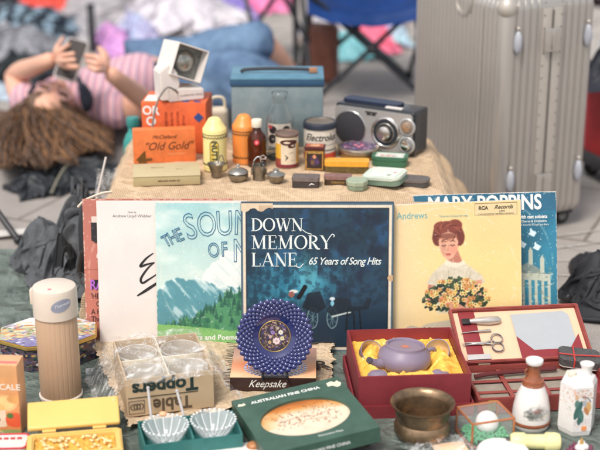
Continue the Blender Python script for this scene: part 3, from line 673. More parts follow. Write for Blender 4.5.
# base tray
bm = BM(); q = [(-.045,0),(.040,0),(.046,.022),(-.038,.034),(-.060,.03)]
prism(bm,[(-.052,-.0),(.036,-.0),(.036,.028),(-.052,.034)],.060,T(0,.028,0.0)@RX(90),.003); obj('base',bm,WPL,t)
# body: leaning slab
bm = BM(); prism(bm,[(-.070,.0),(-.030,.0),(-.022,.040),(-.030,.070),(-.050,.088),(-.072,.070)],.055,T(0,.026,.004)@RX(90),.003); obj('body',bm,WPL,t)
MH = T(.0,.0,.088)@RY(24)@RX(20)@RZ(6)
bm = BM(); tb = BM()
s0,s1 = .036,.046; zz0,zz1 = -.062,.028
hollow(bm,.084,.080,.088,.0035,.055,.001,T(0,0,-.060)); 
for v in bm.verts: v.co = MH@(RX(62)@v.co)
obj('hood',bm,WPL,t)
bm = BM(); box(bm,(0,0,.0),(.076,.072,.001),0,MH@RX(62)@T(0,0,-.0035)); obj('screen_plate',bm,mat('grey_glassy',(120,122,118),.2,metal=.4,var=.5,scale=60),t)
bm = BM(); lathe(bm,[(.001,.009),(.015,.007),(.024,.002),(.0255,0)],32,MH@RX(62)@T(0,0,-.002),cap=False); obj('lens',bm,mat('lens_grey',(170,168,160),.08,metal=.6,var=.5,scale=90),t)
bm = BM(); torus(bm,(0,0,0),.026,.0025,MH@RX(62)@T(0,0,-.001),40,8); obj('lens_ring',bm,mat('ring_grey',(90,88,84),.4),t)
bm = BM(); text_bm(bm,'ILLUMINATED VIEWER',.0055,FM(.004,-.0325,.014)); obj('lettering',bm,mat('ink_midgrey',(110,106,104),.5),t,False)
p0 = Vector((-.285,2.925,ZT+.135))
bm = BM(); tube(bm,bezier([(-.288,3.035,ZT+.140),(-.298,3.005,ZT+.160),(-.316,2.996,ZT+.165),(-.340,2.990,ZT+.125),(-.352,2.986,ZT+.06),(-.358,2.984,ZT+.003),(-.35,2.990,ZT+.003)],10),.0026,8)
tag(obj('power_cord',bm,mat('cord_grey',(130,126,122),.5)),'thin grey electric cord looping down from the slide viewer over the orange cartons','cord')

# Old Gold carton
c = WT(168,161); t = thing('carton','narrow orange carton lettered in dark script, standing before the larger orange one','carton',(-.320,2.952,ZT),8)
RB('box_body',.146,.030,.080,ORANGE2,t)
bm = BM(); text_bm(bm,'"Old Gold"',.027,FM(.008,-.0156,.040),shear=.35,sx=.92); text_bm(bm,'McClelland',.0125,FM(.0,-.0156,.063),shear=.3); obj('lettering',bm,mat('ink_dkbrown',(84,48,24),.5),t,False)
bm = BM(); text_bm(bm,'CONCENTRATE',.0055,FM(.026,-.0156,.021)); obj('small_print',bm,mat('card_tan',(240,180,120),.5),t,False)
bm = BM(); ribbon(bm,[(-.056,.004),(-.046,.030)],[.026,.002],FM(0,-.0156,0)); ribbon(bm,[(-.062,.006),(-.030,.010)],[.010,.006],FM(0,-.0159,0)); obj('emblem',bm,mat('ink_olive',(120,84,36),.4,metal=.4,var=.5,scale=300),t,False)
# beige flat box
c = WT(173,181); t = thing('carton','flat beige cardboard box lying in front of the orange cartons','box',(-.301,2.806,ZT),6)
bm = BM(); box(bm,(0,0,.0115),(.148,.098,.021),.0015); obj('box_body',bm,BEIGE,t)
bm = BM(); box(bm,(0,0,.0228),(.150,.100,.0016),.0006); obj('lid',bm,mat('card_beige_pale',(190,174,134),.6,var=.07),t)
bm = BM(); text_bm(bm,'MIDLAND PAPER CO',.0052,FM(0.005,-.0493,.0115),bold=.0001); text_bm(bm,'Stationery',.007,TM(-.02,.015,.0238)); text_bm(bm,'No. 6',.006,TM(.028,.0,.0238)); obj('lettering',bm,mat('ink_dkbrown',(84,48,24),.5),t,False)

# crayon shakers
def crayon(x,y,col,name_,label,txt,h=.118,r=.0278,yaw=0):
    t = thing('crayon_shaker',label,'shaker',(x,y,ZT),yaw,'crayon-shaped shakers')
    m = mat('plastic_'+name_,col,.35,var=.05)
    bm = BM(); lathe(bm,[(r*.9,0),(r,.002),(r,.012),(r*.975,.0125),(r*.975,h-.036),(r,h-.0355),(r,h-.026),(r*.94,h-.024),(r*.60,h-.008),(r*.50,h-.003),(r*.3,h),(.001,h)],48); obj('body',bm,m,t)
    for zb in (.017,h-.043):
        bm = BM(); tube(bm,[((r*.985)*math.cos(2*PI*k/96),(r*.985)*math.sin(2*PI*k/96),zb+.0022*math.sin(k*PI/4*1.0*2)) for k in range(96)],.0009,6,closed=True); obj('band',bm,mat('ink_green_dark',(58,64,44),.5),t)
    bm = BM(); tube(bm,[((r*.995)*math.cos(2*PI*k/48),(r*.995)*math.sin(2*PI*k/48),h-.0365) for k in range(48)],.0006,6,closed=True)
    obj('band',bm,mat('ink_green_dark',(58,64,44),.5),t)
    if txt:
        bm = BM(); tb = BM(); P = [(.0095*math.cos(a)*1.0,.0455+math.copysign(.020,math.sin(a))+.0095*math.sin(a)) for a in np.linspace(0,2*PI,40)]
        prism(tb,P,.0004,RX(90)); 
        t2 = BM(); 
        pts=[]; 
        tube(t2,[(p_[0],-.0004,p_[1]) for p_ in P],.0007,6,closed=True)
        text_bm(bm,txt,.0175,FM(0,-.0008,.046,-90),bold=.0006,sx=1.0)
        for b2 in (tb,t2,bm): cylwrap(b2,r*.98)
        obj('label_patch',tb,mat('label_yellow',(232,196,70),.4),t); obj('label_outline',t2,mat('ink_green_dark',(58,64,44),.5),t); obj('lettering',bm,mat('ink_green_dark',(58,64,44),.5),t,False)
c = WT(215,171); crayon(c.x,c.y+.015,(236,216,140),'pale_yellow','pale yellow crayon-shaped shaker with green lettering on its side','NUTTS',h=.124)
c = WT(244,165); crayon(c.x,c.y+.025,(238,142,56),'orange','plain orange crayon-shaped shaker between the yellow one and brown bottle','',h=.116,yaw=40)

# brown bottle
GLB = mat('glass_brown',(120,52,20),.08,trans=.75,var=.05,ior=1.45)
c = WT(257,168); t = thing('medicine_bottle','brown glass bottle with cream cap and round red sticker','bottle',(c.x,c.y+.012,ZT),12,rot=(0,0,R(8)))
bm = BM(); lathe(bm,[(.018,0),(.0215,.002),(.022,.006),(.022,.066),(.0195,.076),(.012,.086),(.0095,.090),(.0095,.098)],40,mod=lambda a,z,r: 1-.06*abs(math.sin(2*a)) if z<.07 else 1); obj('bottle_glass',bm,GLB,t)
bm = BM(); lathe(bm,[(.0118,.096),(.0122,.097),(.0122,.112),(.0112,.1135),(.001,.1135)],36,mod=lambda a,z,r:1+.012*math.cos(24*a)); obj('cap',bm,mat('cap_cream',(224,214,196),.5),t)
bm = BM(); lathe(bm,[(.0001,0),(.0062,0)],24,T(-.003,-.0222,.064)@RX(90),cap=False); s_=obj('sticker',bm,mat('sticker_red',(232,70,84),.5),t); bm=BM(); lathe(bm,[(.0001,0),(.0022,0)],16,T(-.003,-.0227,.064)@RX(90),cap=False); obj('sticker_centre',bm,mat('sticker_pale',(250,190,190),.5),s_)
bm = BM(); text_bm(bm,'Ca',.015,FM(.010,-.0225,.028),shear=.4); cylwrap(bm,.0222) if False else None; obj('lettering',bm,mat('card_pale',(236,224,214),.6),t,False)

# glass milk bottle
GLS = mat('glass_clear',(244,246,246),.03,trans=1,var=.01,ior=1.42)
c = WT(278,150); t = thing('milk_bottle','clear glass milk bottle with a black and white patterned label','bottle',(-.048,2.985,ZT),0)
pr=[(.030,0),(.034,.003),(.035,.01),(.035,.085),(.033,.098),(.024,.118),(.0175,.130),(.0160,.142),(.0175,.147),(.0200,.150),(.0200,.156),(.0185,.158)]
inn=[(r_-.0022,z_) for r_,z_ in pr[::-1]][:-2]+[(.026,.006),(.0001,.005)]
bm = BM(); lathe(bm,pr+inn,48,cap=False); lathe(bm,[(.0001,.0005),(.030,0)],48,cap=False); obj('bottle_glass',bm,GLS,t)
cv = Cv(90,90,(196,184,170)); cv.mottle(.3,8,4)
for sx_ in (-1,1):
    cv.ell(.5+sx_*.27,.74,.16,.17,(40,38,40)); cv.ell(.5+sx_*.30,.34,.17,.21,(44,42,44),rot=sx_*20); cv.ell(.5+sx_*.25,.34,.05,.05,(150,140,130)); cv.ell(.5+sx_*.10,.62,.05,.12,(90,80,76))
cv.ell(.12,.85,.10,.08,(170,60,70)); cv.ell(.5,.12,.12,.08,(60,56,56)); cv.ell(.5,.22,.06,.05,(216,208,200))
painted('label',cv,lambda u,v:(.0353*math.sin((u-.5)*1.75),-.0353*math.cos((u-.5)*1.75),.034+v*.056),t)

# tins
def cyltin(name,label,cat,x,y,r,h,mlid,cv,yaw=0,mrim=None,band=.006,lid=.007,group=None,arc=PI*1.2):
    t = thing(name,label,cat,(x,y,ZT),yaw,group)
    bm = BM(); lathe(bm,[(r*.97,0),(r,.0015),(r,h-lid),(r*.97,h-lid+.0006)],56); obj('tin_body',bm,TIN,t)
    painted('label',cv,lambda u,v:((r+.0005)*math.sin((u-.5)*arc),-(r+.0005)*math.cos((u-.5)*arc),.002+v*(h-lid-.003)),t)
    bm = BM(); lathe(bm,[(r+.0012,h-lid),(r+.0018,h-lid+.001),(r+.0018,h-.001),(r+.0010,h),(r*.93,h+.0002),(r*.90,h-.0022),(.0001,h-.0022)],56); obj('lid',bm,mlid,t)
    return t
cv = Cv(120,110,(222,204,176)); X,Y=cv.X,cv.Y
cv.put(((X<.36)|(X>.75)).astype(float)*((Y>.10)&(Y<.78)),(226,170,44)); cv.put((Y<.12).astype(float),(122,40,50)); cv.put(((Y<.3)&(X<.36)).astype(float),(140,50,60),.8)
cv.ell(.55,.84,.22,.10,(74,34,30)); cv.ell(.62,.72,.10,.07,(74,34,30)); cv.ell(.50,.84,.08,.03,(230,210,180)); cv.ell(.64,.74,.04,.02,(230,210,180)); cv.line([(.46,.42),(.52,.36),(.50,.30)],.025,(40,30,30)); cv.line([(.5,.36),(.47,.26)],.02,(40,30,30)); cv.line([(.55,.48),(.66,.52)],.012,(60,46,40)); cv.line([(.60,.25),(.68,.25)],.01,(90,60,50)); cv.mottle(.1,10,4)
c = WT(287,168); cyltin('cocoa_tin','small round tin with brown lid and yellow and cream label','tin',c.x,c.y+.018,.0262,.082,mat('lid_brown',(128,104,92),.5,metal=.3,var=.25,scale=60),cv,mrim=None)
cv = Cv(160,110,(222,212,196)); X,Y=cv.X,cv.Y; cv.put(((Y>.0)&(Y<.22)).astype(float),(206,66,40)); cv.put(((Y<.34)&(Y>.29)).astype(float),(60,60,70),.8); cv.put(((Y<.5)&(Y>.485)).astype(float),(80,76,76),.9); cv.mottle(.12,14,8)
c = WT(320,160); t = cyltin('wax_tin','wide white tin with navy rim and black script lettering','tin',c.x-.0005,c.y+.028,.0375,.088,mat('lid_taupe',(132,120,108),.45,metal=.4,var=.15),cv,lid=.012)
bm = BM(); lathe(bm,[(.0380,.074),(.0400,.0745),(.0400,.0855),(.0385,.0885),(.0350,.0892),(.0346,.0885)],56,cap=False); obj('rim',bm,mat('enamel_navy',(36,44,60),.35),t)
bm = BM(); text_bm(bm,'Electrolux',.0235,FM(.004,-.0002,.056),shear=.35,sx=.86,bold=.0002); cylwrap(bm,.0385); obj('lettering',bm,INKK,t,False)
# spice tin
def lidtin(name,label,cat,x,y,w_,d_,h_,mb,ml,yaw=0,r=.004,lidh=.35,parts=True,rot=None,group=None,z=ZT):
    t = thing(name,label,cat,(x,y,z),yaw,group,rot)
    bm = BM(); prism(bm,rrect(w_,d_,r),h_*(1-lidh),None,.0006); obj('tin_body',bm,mb,t)
    bm = BM(); prism(bm,rrect(w_+.0022,d_+.0022,r+.001),h_*lidh-.0004,T(0,0,h_*(1-lidh)+.0003),.0014); obj('lid',bm,ml,t)
    return t
c = WT(315,170); t = thing('spice_tin','small square spice tin, dark with gold borders, in front of the white tin','tin',(c.x,c.y+.012,ZT),-6)
RB('tin_body',.044,.032,.048,mat('tin_gilt',(150,104,44),.4,metal=.5,var=.3,scale=90),t); bm = BM(); box(bm,(0,0,.0518),(.047,.035,.0075),.002); obj('lid',bm,mat('lid_maroon',(84,36,34),.4,metal=.2),t)
cv = Cv(90,90,(48,30,28)); cv.line([(.05,.05),(.95,.05),(.95,.95),(.05,.95),(.05,.05)],.05,(190,140,60)); cv.ell(.5,.5,.26,.3,(66,48,70)); cv.ell(.5,.7,.1,.1,(196,130,90)); cv.ell(.4,.4,.1,.14,(120,84,60)); cv.ell(.66,.42,.1,.12,(90,60,110)); cv.line([(.15,.88),(.85,.88)],.03,(210,170,80)); cv.mottle(.5,12,2)
painted('label',cv,flat(0,-.0166,.024,.042,.045),t)
cv = Cv(60,50,(170,84,60)); cv.ell(.5,.5,.3,.3,(210,160,110)); cv.mottle(.5,8,5); painted('lid_print',cv,top(0,0,.0559,.040,.028),t)

# round floral tin
c = WT(358,158); t = thing('floral_tin','low round metal tin with a dark purple floral lid, in front of the radio','tin',(c.x+.002,c.y+.020,ZT),0)
bm = BM(); lathe(bm,[(.046,0),(.0475,.002),(.0475,.013),(.0465,.0135)],64); obj('tin_body',bm,mat('tin_brass',(168,140,92),.35,metal=.8,var=.2),t)
bm = BM(); lathe(bm,[(.0485,.0138),(.0492,.015),(.0492,.022),(.0480,.0245),(.0445,.0250),(.0430,.0240),(.0001,.0238)],64); obj('lid',bm,mat('tin_rim',(186,170,150),.3,metal=.8,var=.1),t)
cv = Cv(150,150,(84,70,104)); 
for k in range(150): cv.ell(rng.random(),rng.random(),.02+.03*rng.random(),.015+.02*rng.random(),rng.choice([(120,100,140),(196,90,120),(220,200,210),(60,44,70),(150,120,110),(70,90,80),(200,140,160)]),.8,rot=rng.random()*90)
for cx,cy in ((.42,.6),(.6,.55),(.5,.42)): cv.ell(cx,cy,.07,.07,(206,90,124)); cv.ell(cx,cy,.03,.03,(240,200,200))
painted('lid_print',cv,lambda u,v:(.0428*u*math.cos(2*PI*v),.0428*u*math.sin(2*PI*v),.0246),t,disc=True,nu=60,nv=160)

c = WT(347,173); t = lidtin('flat_tin','long flat tin with a plain yellow lid, behind the small brown tin','tin',c.x,c.y+.014,.100,.034,.027,mat('tin_green_brown',(112,94,52),.45,metal=.3,var=.5,scale=140),mat('lid_yellow',(232,164,34),.4,var=.15,scale=40),-3,lidh=.42)
c = WT(338,185); t = lidtin('flat_tin','small brown tin with a faded red lid, in front of the yellow-lidded one','tin',c.x,c.y+.008,.060,.026,.021,mat('tin_brown',(84,62,44),.45,metal=.3,var=.45,scale=120),mat('lid_redgrey',(150,112,104),.5,metal=.2,var=.3,scale=70),-4)
bm=BM(); text_bm(bm,'TOBACCO',.006,FM(0,-.0134,.007)); obj('lettering',bm,mat('ink_gold',(200,160,80),.4),t,False)
c = WT(306,187); t = lidtin('flat_tin','plain dark grey flat tin beside the lidded metal pot','tin',c.x,c.y+.012,.059,.036,.022,mat('tin_charcoal',(70,62,62),.5,metal=.2,var=.2),mat('lid_grey',(118,106,102),.5,metal=.2,var=.25,scale=80,bump=.2),-5,r=.003)
bm=BM(); ribbon(bm,[(.008,.006),(.014,.010),(.020,.0075)],[.001,.003,.001],FM(0,-.0183,0)); obj('emblem',bm,INKW,t,False)
# octagonal pill box
c = WT(357,190); t = thing('octagonal_box','tiny pale green eight-sided box at the front of the draped box','small box',(c.x,c.y+.012,ZT),10)
bm = BM(); lathe(bm,[(.0225,0),(.023,.001),(.023,.010),(.0225,.0105)],8,RZ(22.5)); obj('box_body',bm,mat('green_pale',(134,150,128),.5),t,angle=25)
bm = BM(); lathe(bm,[(.0245,.0107),(.0247,.012),(.0247,.019),(.0235,.0205),(.0001,.0208)],8,RZ(22.5)); obj('lid',bm,mat('green_paler',(158,170,146),.5),t,angle=25)
# green-rimmed tins
GRN = mat('tin_green',(60,112,84),.4,metal=.2,var=.12); WTL = mat('tin_white',(212,214,202),.4,var=.08,scale=50)
def floral_lid(t,w_,d_,z,seed,base=(214,216,204)):
    rr=random.Random(seed); cv = Cv(110,80,base); cv.line([(.05,.08),(.95,.08),(.95,.92),(.05,.92),(.05,.08)],.02,(150,176,156))
    for k in range(10): cv.line([(.1+.6*rr.random(),.3+.5*rr.random()),(.2+.6*rr.random(),.3+.5*rr.random())],.012,(150,160,140),.7)
    for k in range(8): cv.ell(.62+.12*rr.random(),.2+.22*rr.random(),.03,.025,rr.choice([(70,92,80),(120,140,120)]),rot=60*rr.random())
    if seed==2:
        for k in range(26): cv.ell(.15+.5*rr.random(),.2+.25*rr.random(),.05,.04,rr.choice([(206,90,90),(220,130,120),(150,80,80)]))
    else: cv.ell(.80,.60,.05,.06,(214,110,90))
    cv.mottle(.1,10,seed); painted('lid_print',cv,top(0,0,z,w_,d_),t)
c = WT(390,166); t = lidtin('mint_tin','green tin with pink print on its pale lid, partly under the white tin','tin',c.x+.001,c.y+.016,.082,.050,.022,GRN,GRN,-12,r=.012,group=None); floral_lid(t,.066,.036,.0222,2)
c = WT(415,187); t = lidtin('mint_tin','dark grey rounded tin under the corner of the white tin, at the right end','tin',c.x,c.y+.018,.066,.042,.016,mat('tin_charcoal2',(78,76,76),.45,metal=.3,var=.15),mat('lid_grey2',(116,108,104),.45,metal=.3,var=.2,scale=80),-14,r=.012)
c = WT(386,188); t = lidtin('mint_tin','white tin with sage green edge and small flowers, resting tilted on its neighbours','tin',c.x+.001,c.y+.028,.090,.060,.019,mat('tin_sage',(120,146,130),.4,metal=.2),mat('lid_sage',(196,206,192),.4),0,r=.014,rot=(R(8),R(-5),R(-30)),z=ZT+.0085); floral_lid(t,.078,.048,.0193,5)

# metal miniatures
def mini(name,label,x,y,prof,extra=None,seg=36,grp='small pewter vessels'):
    t = thing(name,label,'metal vessel',(x,y,ZT),0,grp); bm = BM(); lathe(bm,prof,seg); obj('bowl_body',bm,PEWTER,t)
    return t
c = WT(216,178); t = mini('metal_cup','small flared pewter cup with a thin upright handle, before the yellow shaker',c.x,c.y+.012,[(.011,0),(.012,.002),(.0115,.006),(.013,.012),(.0165,.024),(.020,.030),(.0205,.031),(.019,.031),(.014,.022),(.0001,.020)])
bm = BM(); tube(bm,bezier([(.004,.0,.030),(.008,.002,.044),(.012,.002,.050),(.016,.002,.044),(.019,.0,.031)],8),.0014,6); obj('handle',bm,PEWTER,t)
c = WT(238,183); t = mini('metal_pot','squat round pewter pot with a domed lid, left of the tiny bucket',c.x,c.y+.016,[(.013,0),(.018,.003),(.0225,.011),(.0225,.017),(.019,.0195)])
bm = BM(); lathe(bm,[(.0225,.0198),(.023,.021),(.021,.024),(.012,.029),(.004,.031),(.0025,.034),(.004,.037),(.0025,.040),(.0001,.0405)],36); obj('lid',bm,mat('pewter_light',(176,172,164),.3,metal=.85,var=.15),t)
c = WT(259,182); t = mini('metal_bucket','tiny dark pewter bucket with hoop handle and a black knob on its rim',c.x,c.y+.014,[(.0125,0),(.0145,.001),(.0140,.004),(.0150,.018),(.0155,.034),(.0165,.036),(.0150,.036),(.0140,.030),(.0001,.029)])
bm = BM(); tube(bm,bezier([(-.013,0,.035),(-.010,0,.047),(-.002,0,.055),(.004,0,.052),(.004,0,.044)],8),.0018,6); obj('handle',bm,CHROME,t)
bm = BM(); torus(bm,(0,0,0),.0045,.0022,T(.009,-.006,.040)@RX(70),20,8); obj('ring_knob',bm,BLKP,t)
for sx_ in (-1,1):
    bm = BM(); box(bm,(sx_*.0165,0,.020),(.004,.008,.014),.001); obj('lug',bm,PEWTER,t)
c = WT(276,184); t = mini('metal_pot','small pewter bowl with a raised lid, between the bucket and dark flat tin',c.x,c.y+.012,[(.010,0),(.012,.001),(.017,.008),(.0195,.016),(.020,.018)])
bm = BM(); lathe(bm,[(.0208,.0182),(.021,.0195),(.016,.0225),(.009,.0245),(.006,.028),(.007,.030),(.003,.032),(.0001,.0322)],36); obj('lid',bm,mat('pewter_light',(176,172,164),.3,metal=.85,var=.15),t)

# radio
t = thing('radio','silver fronted black portable radio with round speaker and chrome dial','radio',(.176,3.020,ZT),-30)
# local: front face at y=0 facing -Y, width along x
Wd,Hd,Dd = .212,.108,.075
bm = BM(); box(bm,(0,Dd/2+.006,Hd/2+.003),(Wd,Dd,Hd),.006,seg=3); obj('cabinet',bm,mat('cabinet_black',(26,28,34),.25,var=.1,coat=.3),t)
bm = BM(); prism(bm,rrect(Wd-.006,Hd-.010,.008),.007,T(-.001,.0058,Hd/2+.003)@RX(90),.0012); obj('front_panel',bm,SILV,t)
sxp = -.062
bm = BM(); lathe(bm,[(.041,0),(.0405,.003),(.037,.0042),(.0001,.006)],56,T(sxp,-.0014,Hd/2+.001)@RX(90)); s_=obj('speaker_grille',bm,mat('grille_dark',(52,50,56),.6,var=.2,scale=500,bump=.6,bscale=700),t)
bm = BM(); torus(bm,(0,0,0),.0415,.0016,T(sxp,-.002,Hd/2+.001)@RX(90)); obj('grille_ring',bm,CHROME,s_)
dxp = .034
bm = BM(); torus(bm,(0,0,0),.0345,.0036,T(dxp,-.0025,Hd/2+.002)@RX(90)); d_=obj('dial_ring',bm,CHROME,t)
bm = BM(); lathe(bm,[(.033,0),(.033,.003),(.0001,.0032)],48,T(dxp,-.0014,Hd/2+.002)@RX(90)); obj('dial_face',bm,mat('dial_dark',(44,52,58),.2,var=.3,scale=200),d_)
bm = BM(); torus(bm,(0,0,0),.0225,.0012,T(dxp,-.0050,Hd/2+.002)@RX(90)); lathe(bm,[(.017,0),(.0175,.004),(.0165,.010),(.012,.0125),(.0001,.0132)],44,T(dxp,-.0046,Hd/2+.002)@RX(90)); obj('dial_knob',bm,mat('knob_brushed',(196,188,180),.25,metal=.9),d_)
for zz,nm,lb in ((.077,'warm',None),(.033,'cool',None)):
    bm = BM(); torus(bm,(0,0,0),.0185,.0032,T(.0905,-.003,zz)@RX(90)); lathe(bm,[(.018,0),(.018,.002),(.0001,.0022)],36,T(.0905,-.0015,zz)@RX(90)); k_=obj('knob_bezel',bm,SILV,t)
    bm = BM(); lathe(bm,[(.0125,0),(.013,.006),(.010,.011),(.0001,.012)],36,T(.0905,-.0038,zz)@RX(90)); obj('knob',bm,mat('knob_warm',(206,176,150),.25,metal=.8) if nm=='warm' else CHROME,k_)
bm = BM(); ribbon(bm,[(-.016,.0),(.016,.0)],[.0035,.0035],FM(-.006,-.0016,.100)); ribbon(bm,[(-.012,-.005),(.012,-.005)],[.005,.005],FM(-.006,-.0016,.100)); obj('logo_plate',bm,BLKP,t,False)
bm = BM(); text_bm(bm,'GE',.006,FM(-.006,-.0019,.0952)); obj('logo_letters',bm,SILV,t,False)
bm = BM(); prism(bm,rrect(.15,.040,.008),.007,T(-.025,.050,Hd+.002),.002); obj('carry_handle',bm,mat('handle_navy',(30,42,66),.35),t)
bm = BM(); box(bm,(.045,.020,Hd+.0045),(.044,.012,.004),.001); obj('push_button',bm,WPL,t)
bm = BM(); tube(bm,[(-.09,.076,Hd-.004),(.05,.076,Hd-.002)],.0022,8); obj('antenna',bm,CHROME,t)

# ================================================================= FRONT GOODS ON THE TARP
# thermos
c = W(58,408); c.y += .040
t = thing('vacuum_flask','tall beige ribbed vacuum flask with white cap, behind the yellow case','vacuum flask',(c.x,c.y,.006),0)
bm = BM(); lathe(bm,[(.038,0),(.042,.002),(.0425,.007),(.0405,.009)],72); obj('base_ring',bm,mat('plastic_cream',(226,214,200),.4),t)
bm = BM(); n_=26; lathe(bm,[(.0395,.009),(.0400,.011),(.0400,.172),(.0385,.174)],208,mod=lambda a,z,r:1-.022*(abs(math.sin(a*n_/2))<.25)); obj('flask_body',bm,mat('plastic_tan',(186,152,122),.3,var=.05,scale=8),t,angle=60)
bm = BM(); lathe(bm,[(.0405,.1742),(.0425,.1750),(.0428,.190),(.0425,.226),(.0405,.2325),(.036,.2350),(.0001,.2355)],72); cp=obj('cap',bm,mat('plastic_warmwhite',(218,202,186),.35,var=.03),t)
bm = BM(); box(bm,(-.0435,0,.212),(.006,.016,.030),.002); obj('cap_lug',bm,mat('plastic_warmwhite',(232,226,220),.35,var=.03),cp)
bm = BM(); tb = BM(); P = [(.0195*math.cos(a),.0125*math.sin(a)) for a in np.linspace(0,2*PI,36,endpoint=False)]; prism(tb,P,.0004,T(.020,-.0002,.207)@RX(90)@RZ(14)); 
bmesh.ops.subdivide_edges(tb, edges=tb.edges[:], cuts=1)
text_bm(bm,'Thermos',.0085,FM(.021,-.0010,.2085,12),shear=.3); cylwrap(bm,.0428)
tb.free(); tb = BM()
cvl = Cv(60,40,(146,150,168)); cvl.mottle(.2,6,2)
def ov(u,v):
    a=2*PI*v; x_=.020+.0200*u*math.cos(a); z_=.207+.0125*u*math.sin(a)+.004*u*math.cos(a); an=x_/.0431; return (.0432*math.sin(an),-.0432*math.cos(an),z_)
painted('label',cvl,ov,cp,nu=8,nv=40); obj('lettering',bm,mat('ink_silver',(236,236,240),.4),cp,False)
bm = BM(); lathe(bm,[(.0001,0),(.004,0)],16,T(-.004,-.024,.2353),cap=False); obj('red_dot',bm,mat('dot_pink',(232,110,130),.5),cp)

# octagonal printed tin
c = W(58,374); t = thing('biscuit_tin','eight-sided printed tin with gold rim and colourful village scene, behind the flask','tin',(c.x-.030,c.y+.075,.006),8); t.scale=(.80,.80,.95)
def oct_(r,k=8): return [(r*math.cos(R(22.5+45*i))*1.12, r*math.sin(R(22.5+45*i))*.86) for i in range(k)]
bm = BM(); prism(bm,oct_(.116),.050); obj('tin_body',bm,mat('tin_print_side',(70,64,72),.35,var=.9,scale=70,var2=(20,24,40)),t,False)
cvs = Cv(400,50,(80,70,80)); 
for k in range(700): cvs.ell(rng.random(),rng.random(),.004+.006*rng.random(),.03+.05*rng.random(),rng.choice([(40,48,80),(190,150,90),(120,60,60),(210,200,190),(50,80,60),(90,80,110),(30,30,40)]))
O8 = oct_(.1168)
def side(u,v):
    k = u*8; i = min(7,int(k)); f_=k-i; a=O8[i]; b=O8[(i+1)%8]; return (a[0]+(b[0]-a[0])*f_, a[1]+(b[1]-a[1])*f_, .002+v*.046)
cvs.blur(1)
painted('side_print',cvs,side,t,PRINTG)
bm = BM(); prism(bm,oct_(.121),.009,T(0,0,.0505),.002); obj('lid_rim',bm,mat('gold_rim',(214,178,96),.3,metal=.7,var=.15),t,False)
cv = Cv(260,260,(224,220,214)); X,Y=cv.X,cv.Y; nn=vnoise(260,260,7,71,5)
cv.put((Y<.62).astype(float),(150,150,96),.7); cv.put(((Y<.24+.1*nn)).astype(float),(120,112,160)); 
for k in range(420):
    x,y=rng.random(),rng.random(); y_=y*.75
    cv.ell(x,y_+.06,.012+.03*rng.random(),.008+.02*rng.random(),rng.choice([(226,168,60),(236,200,110),(196,110,60),(90,120,70),(230,224,216),(110,100,160),(160,150,190),(70,80,60),(210,130,80)]) if y_>.2 else rng.choice([(110,100,160),(150,140,190),(84,76,120),(220,216,224)]),.9,rot=rng.random()*30)
for x,y in ((.3,.6),(.55,.55),(.7,.62),(.42,.42),(.2,.48)):
    cv.poly([(x-.06,y),(x+.06,y),(x+.06,y+.05),(x-.06,y+.05)],(238,214,150)); cv.poly([(x-.07,y+.05),(x+.07,y+.05),(x,y+.11)],(206,110,60))
cv.put((Y>.80).astype(float)*(nn>.35),(228,226,224),.9)
r8 = .117
def lidp(u,v):
    a = 2*PI*v; k=(a-R(22.5))%(PI/4)-PI/8; rad = r8*math.cos(PI/8)/math.cos(k); return (rad*u*math.cos(a)*1.12, rad*u*math.sin(a)*.86, .0600+.004*(1-u**3))
cv.blur(2); cv.a=cv.a*.82+np.array((190,184,176.))*.18
painted('lid_print',cv,lidp,t,PRINTG,disc=True,nu=110,nv=360)

# kitchen scale carton
c = W(24,437); t = thing('carton','upright orange-brown printed food scale carton at the left edge','carton',(c.x-.068,c.y+.022,.006),-4)
RB('box_body',.135,.045,.142,mat('card_peach',(226,170,124),.5),t)
cv = Cv(140,150,(222,160,104)); X,Y=cv.X,cv.Y; cv.a = np.array((216,130,70.))*(1-Y[...,None]*0)+np.array((10,36,40.))*Y[...,None]
cv.ell(.80,.46,.17,.12,(232,180,120)); cv.ell(.80,.46,.13,.09,(240,200,130)); cv.ell(.6,.38,.2,.10,(236,186,110)); cv.ell(.95,.52,.12,.06,(226,160,90))
cv.poly([(.45,.08),(.45,.32),(.80,.36),(.80,.12)],(232,206,176)); cv.ell(.66,.22,.06,.05,(110,60,40)); cv.ell(.92,.22,.13,.11,(222,86,40)); cv.ell(.86,.28,.05,.04,(80,110,50)); cv.ell(.9,.03,.3,.05,(150,160,90)); cv.ell(.45,.03,.3,.06,(200,186,110)); cv.mottle(.15,8,3)
cv.put(np.clip(1-np.hypot((X-.50)/.075,(Y-.84)/.07),0,1)>.05,(216,60,70))
painted('front_print',cv,flat(0,-.0229,.071,.1335,.140),t)
bm = BM(); text_bm(bm,'FOOD SCALE',.0165,FM(.022,-.0233,.098),bold=.0004,sx=1.0); obj('lettering',bm,mat('ink_cream',(244,226,206),.5),t,False)
bm=BM(); lathe(bm,[(.0001,0),(.012,0)],24,T(.012,.006,.1423),cap=False); box(bm,(.04,-.010,.1423),(.05,.008,.0003)); obj('top_print',bm,mat('ink_pinkred',(222,110,110),.5),t,False)

# red bordered tray at corner
c = W(14,447); t = thing('tray','small white tray with red rim in the bottom left corner','tray',(c.x-.010,c.y-.020,.006),3)
bm=BM(); prism(bm,rrect(.082,.055,.01),.016,None,.002); obj('tray_body',bm,mat('tray_white',(226,216,214),.4),t); bm=BM(); P=rrect(.080,.053,.01); tube(bm,[(a,b,.0165) for a,b in P],.002,8,closed=True); obj('rim',bm,mat('tray_red',(200,60,70),.4),t)
bm=BM()
for k in range(5): box(bm,(-.024+.012*k,.010,.0172),(.008,.006,.0012),.0004)
obj('key',bm,mat('tray_red',(200,60,70),.4),t)

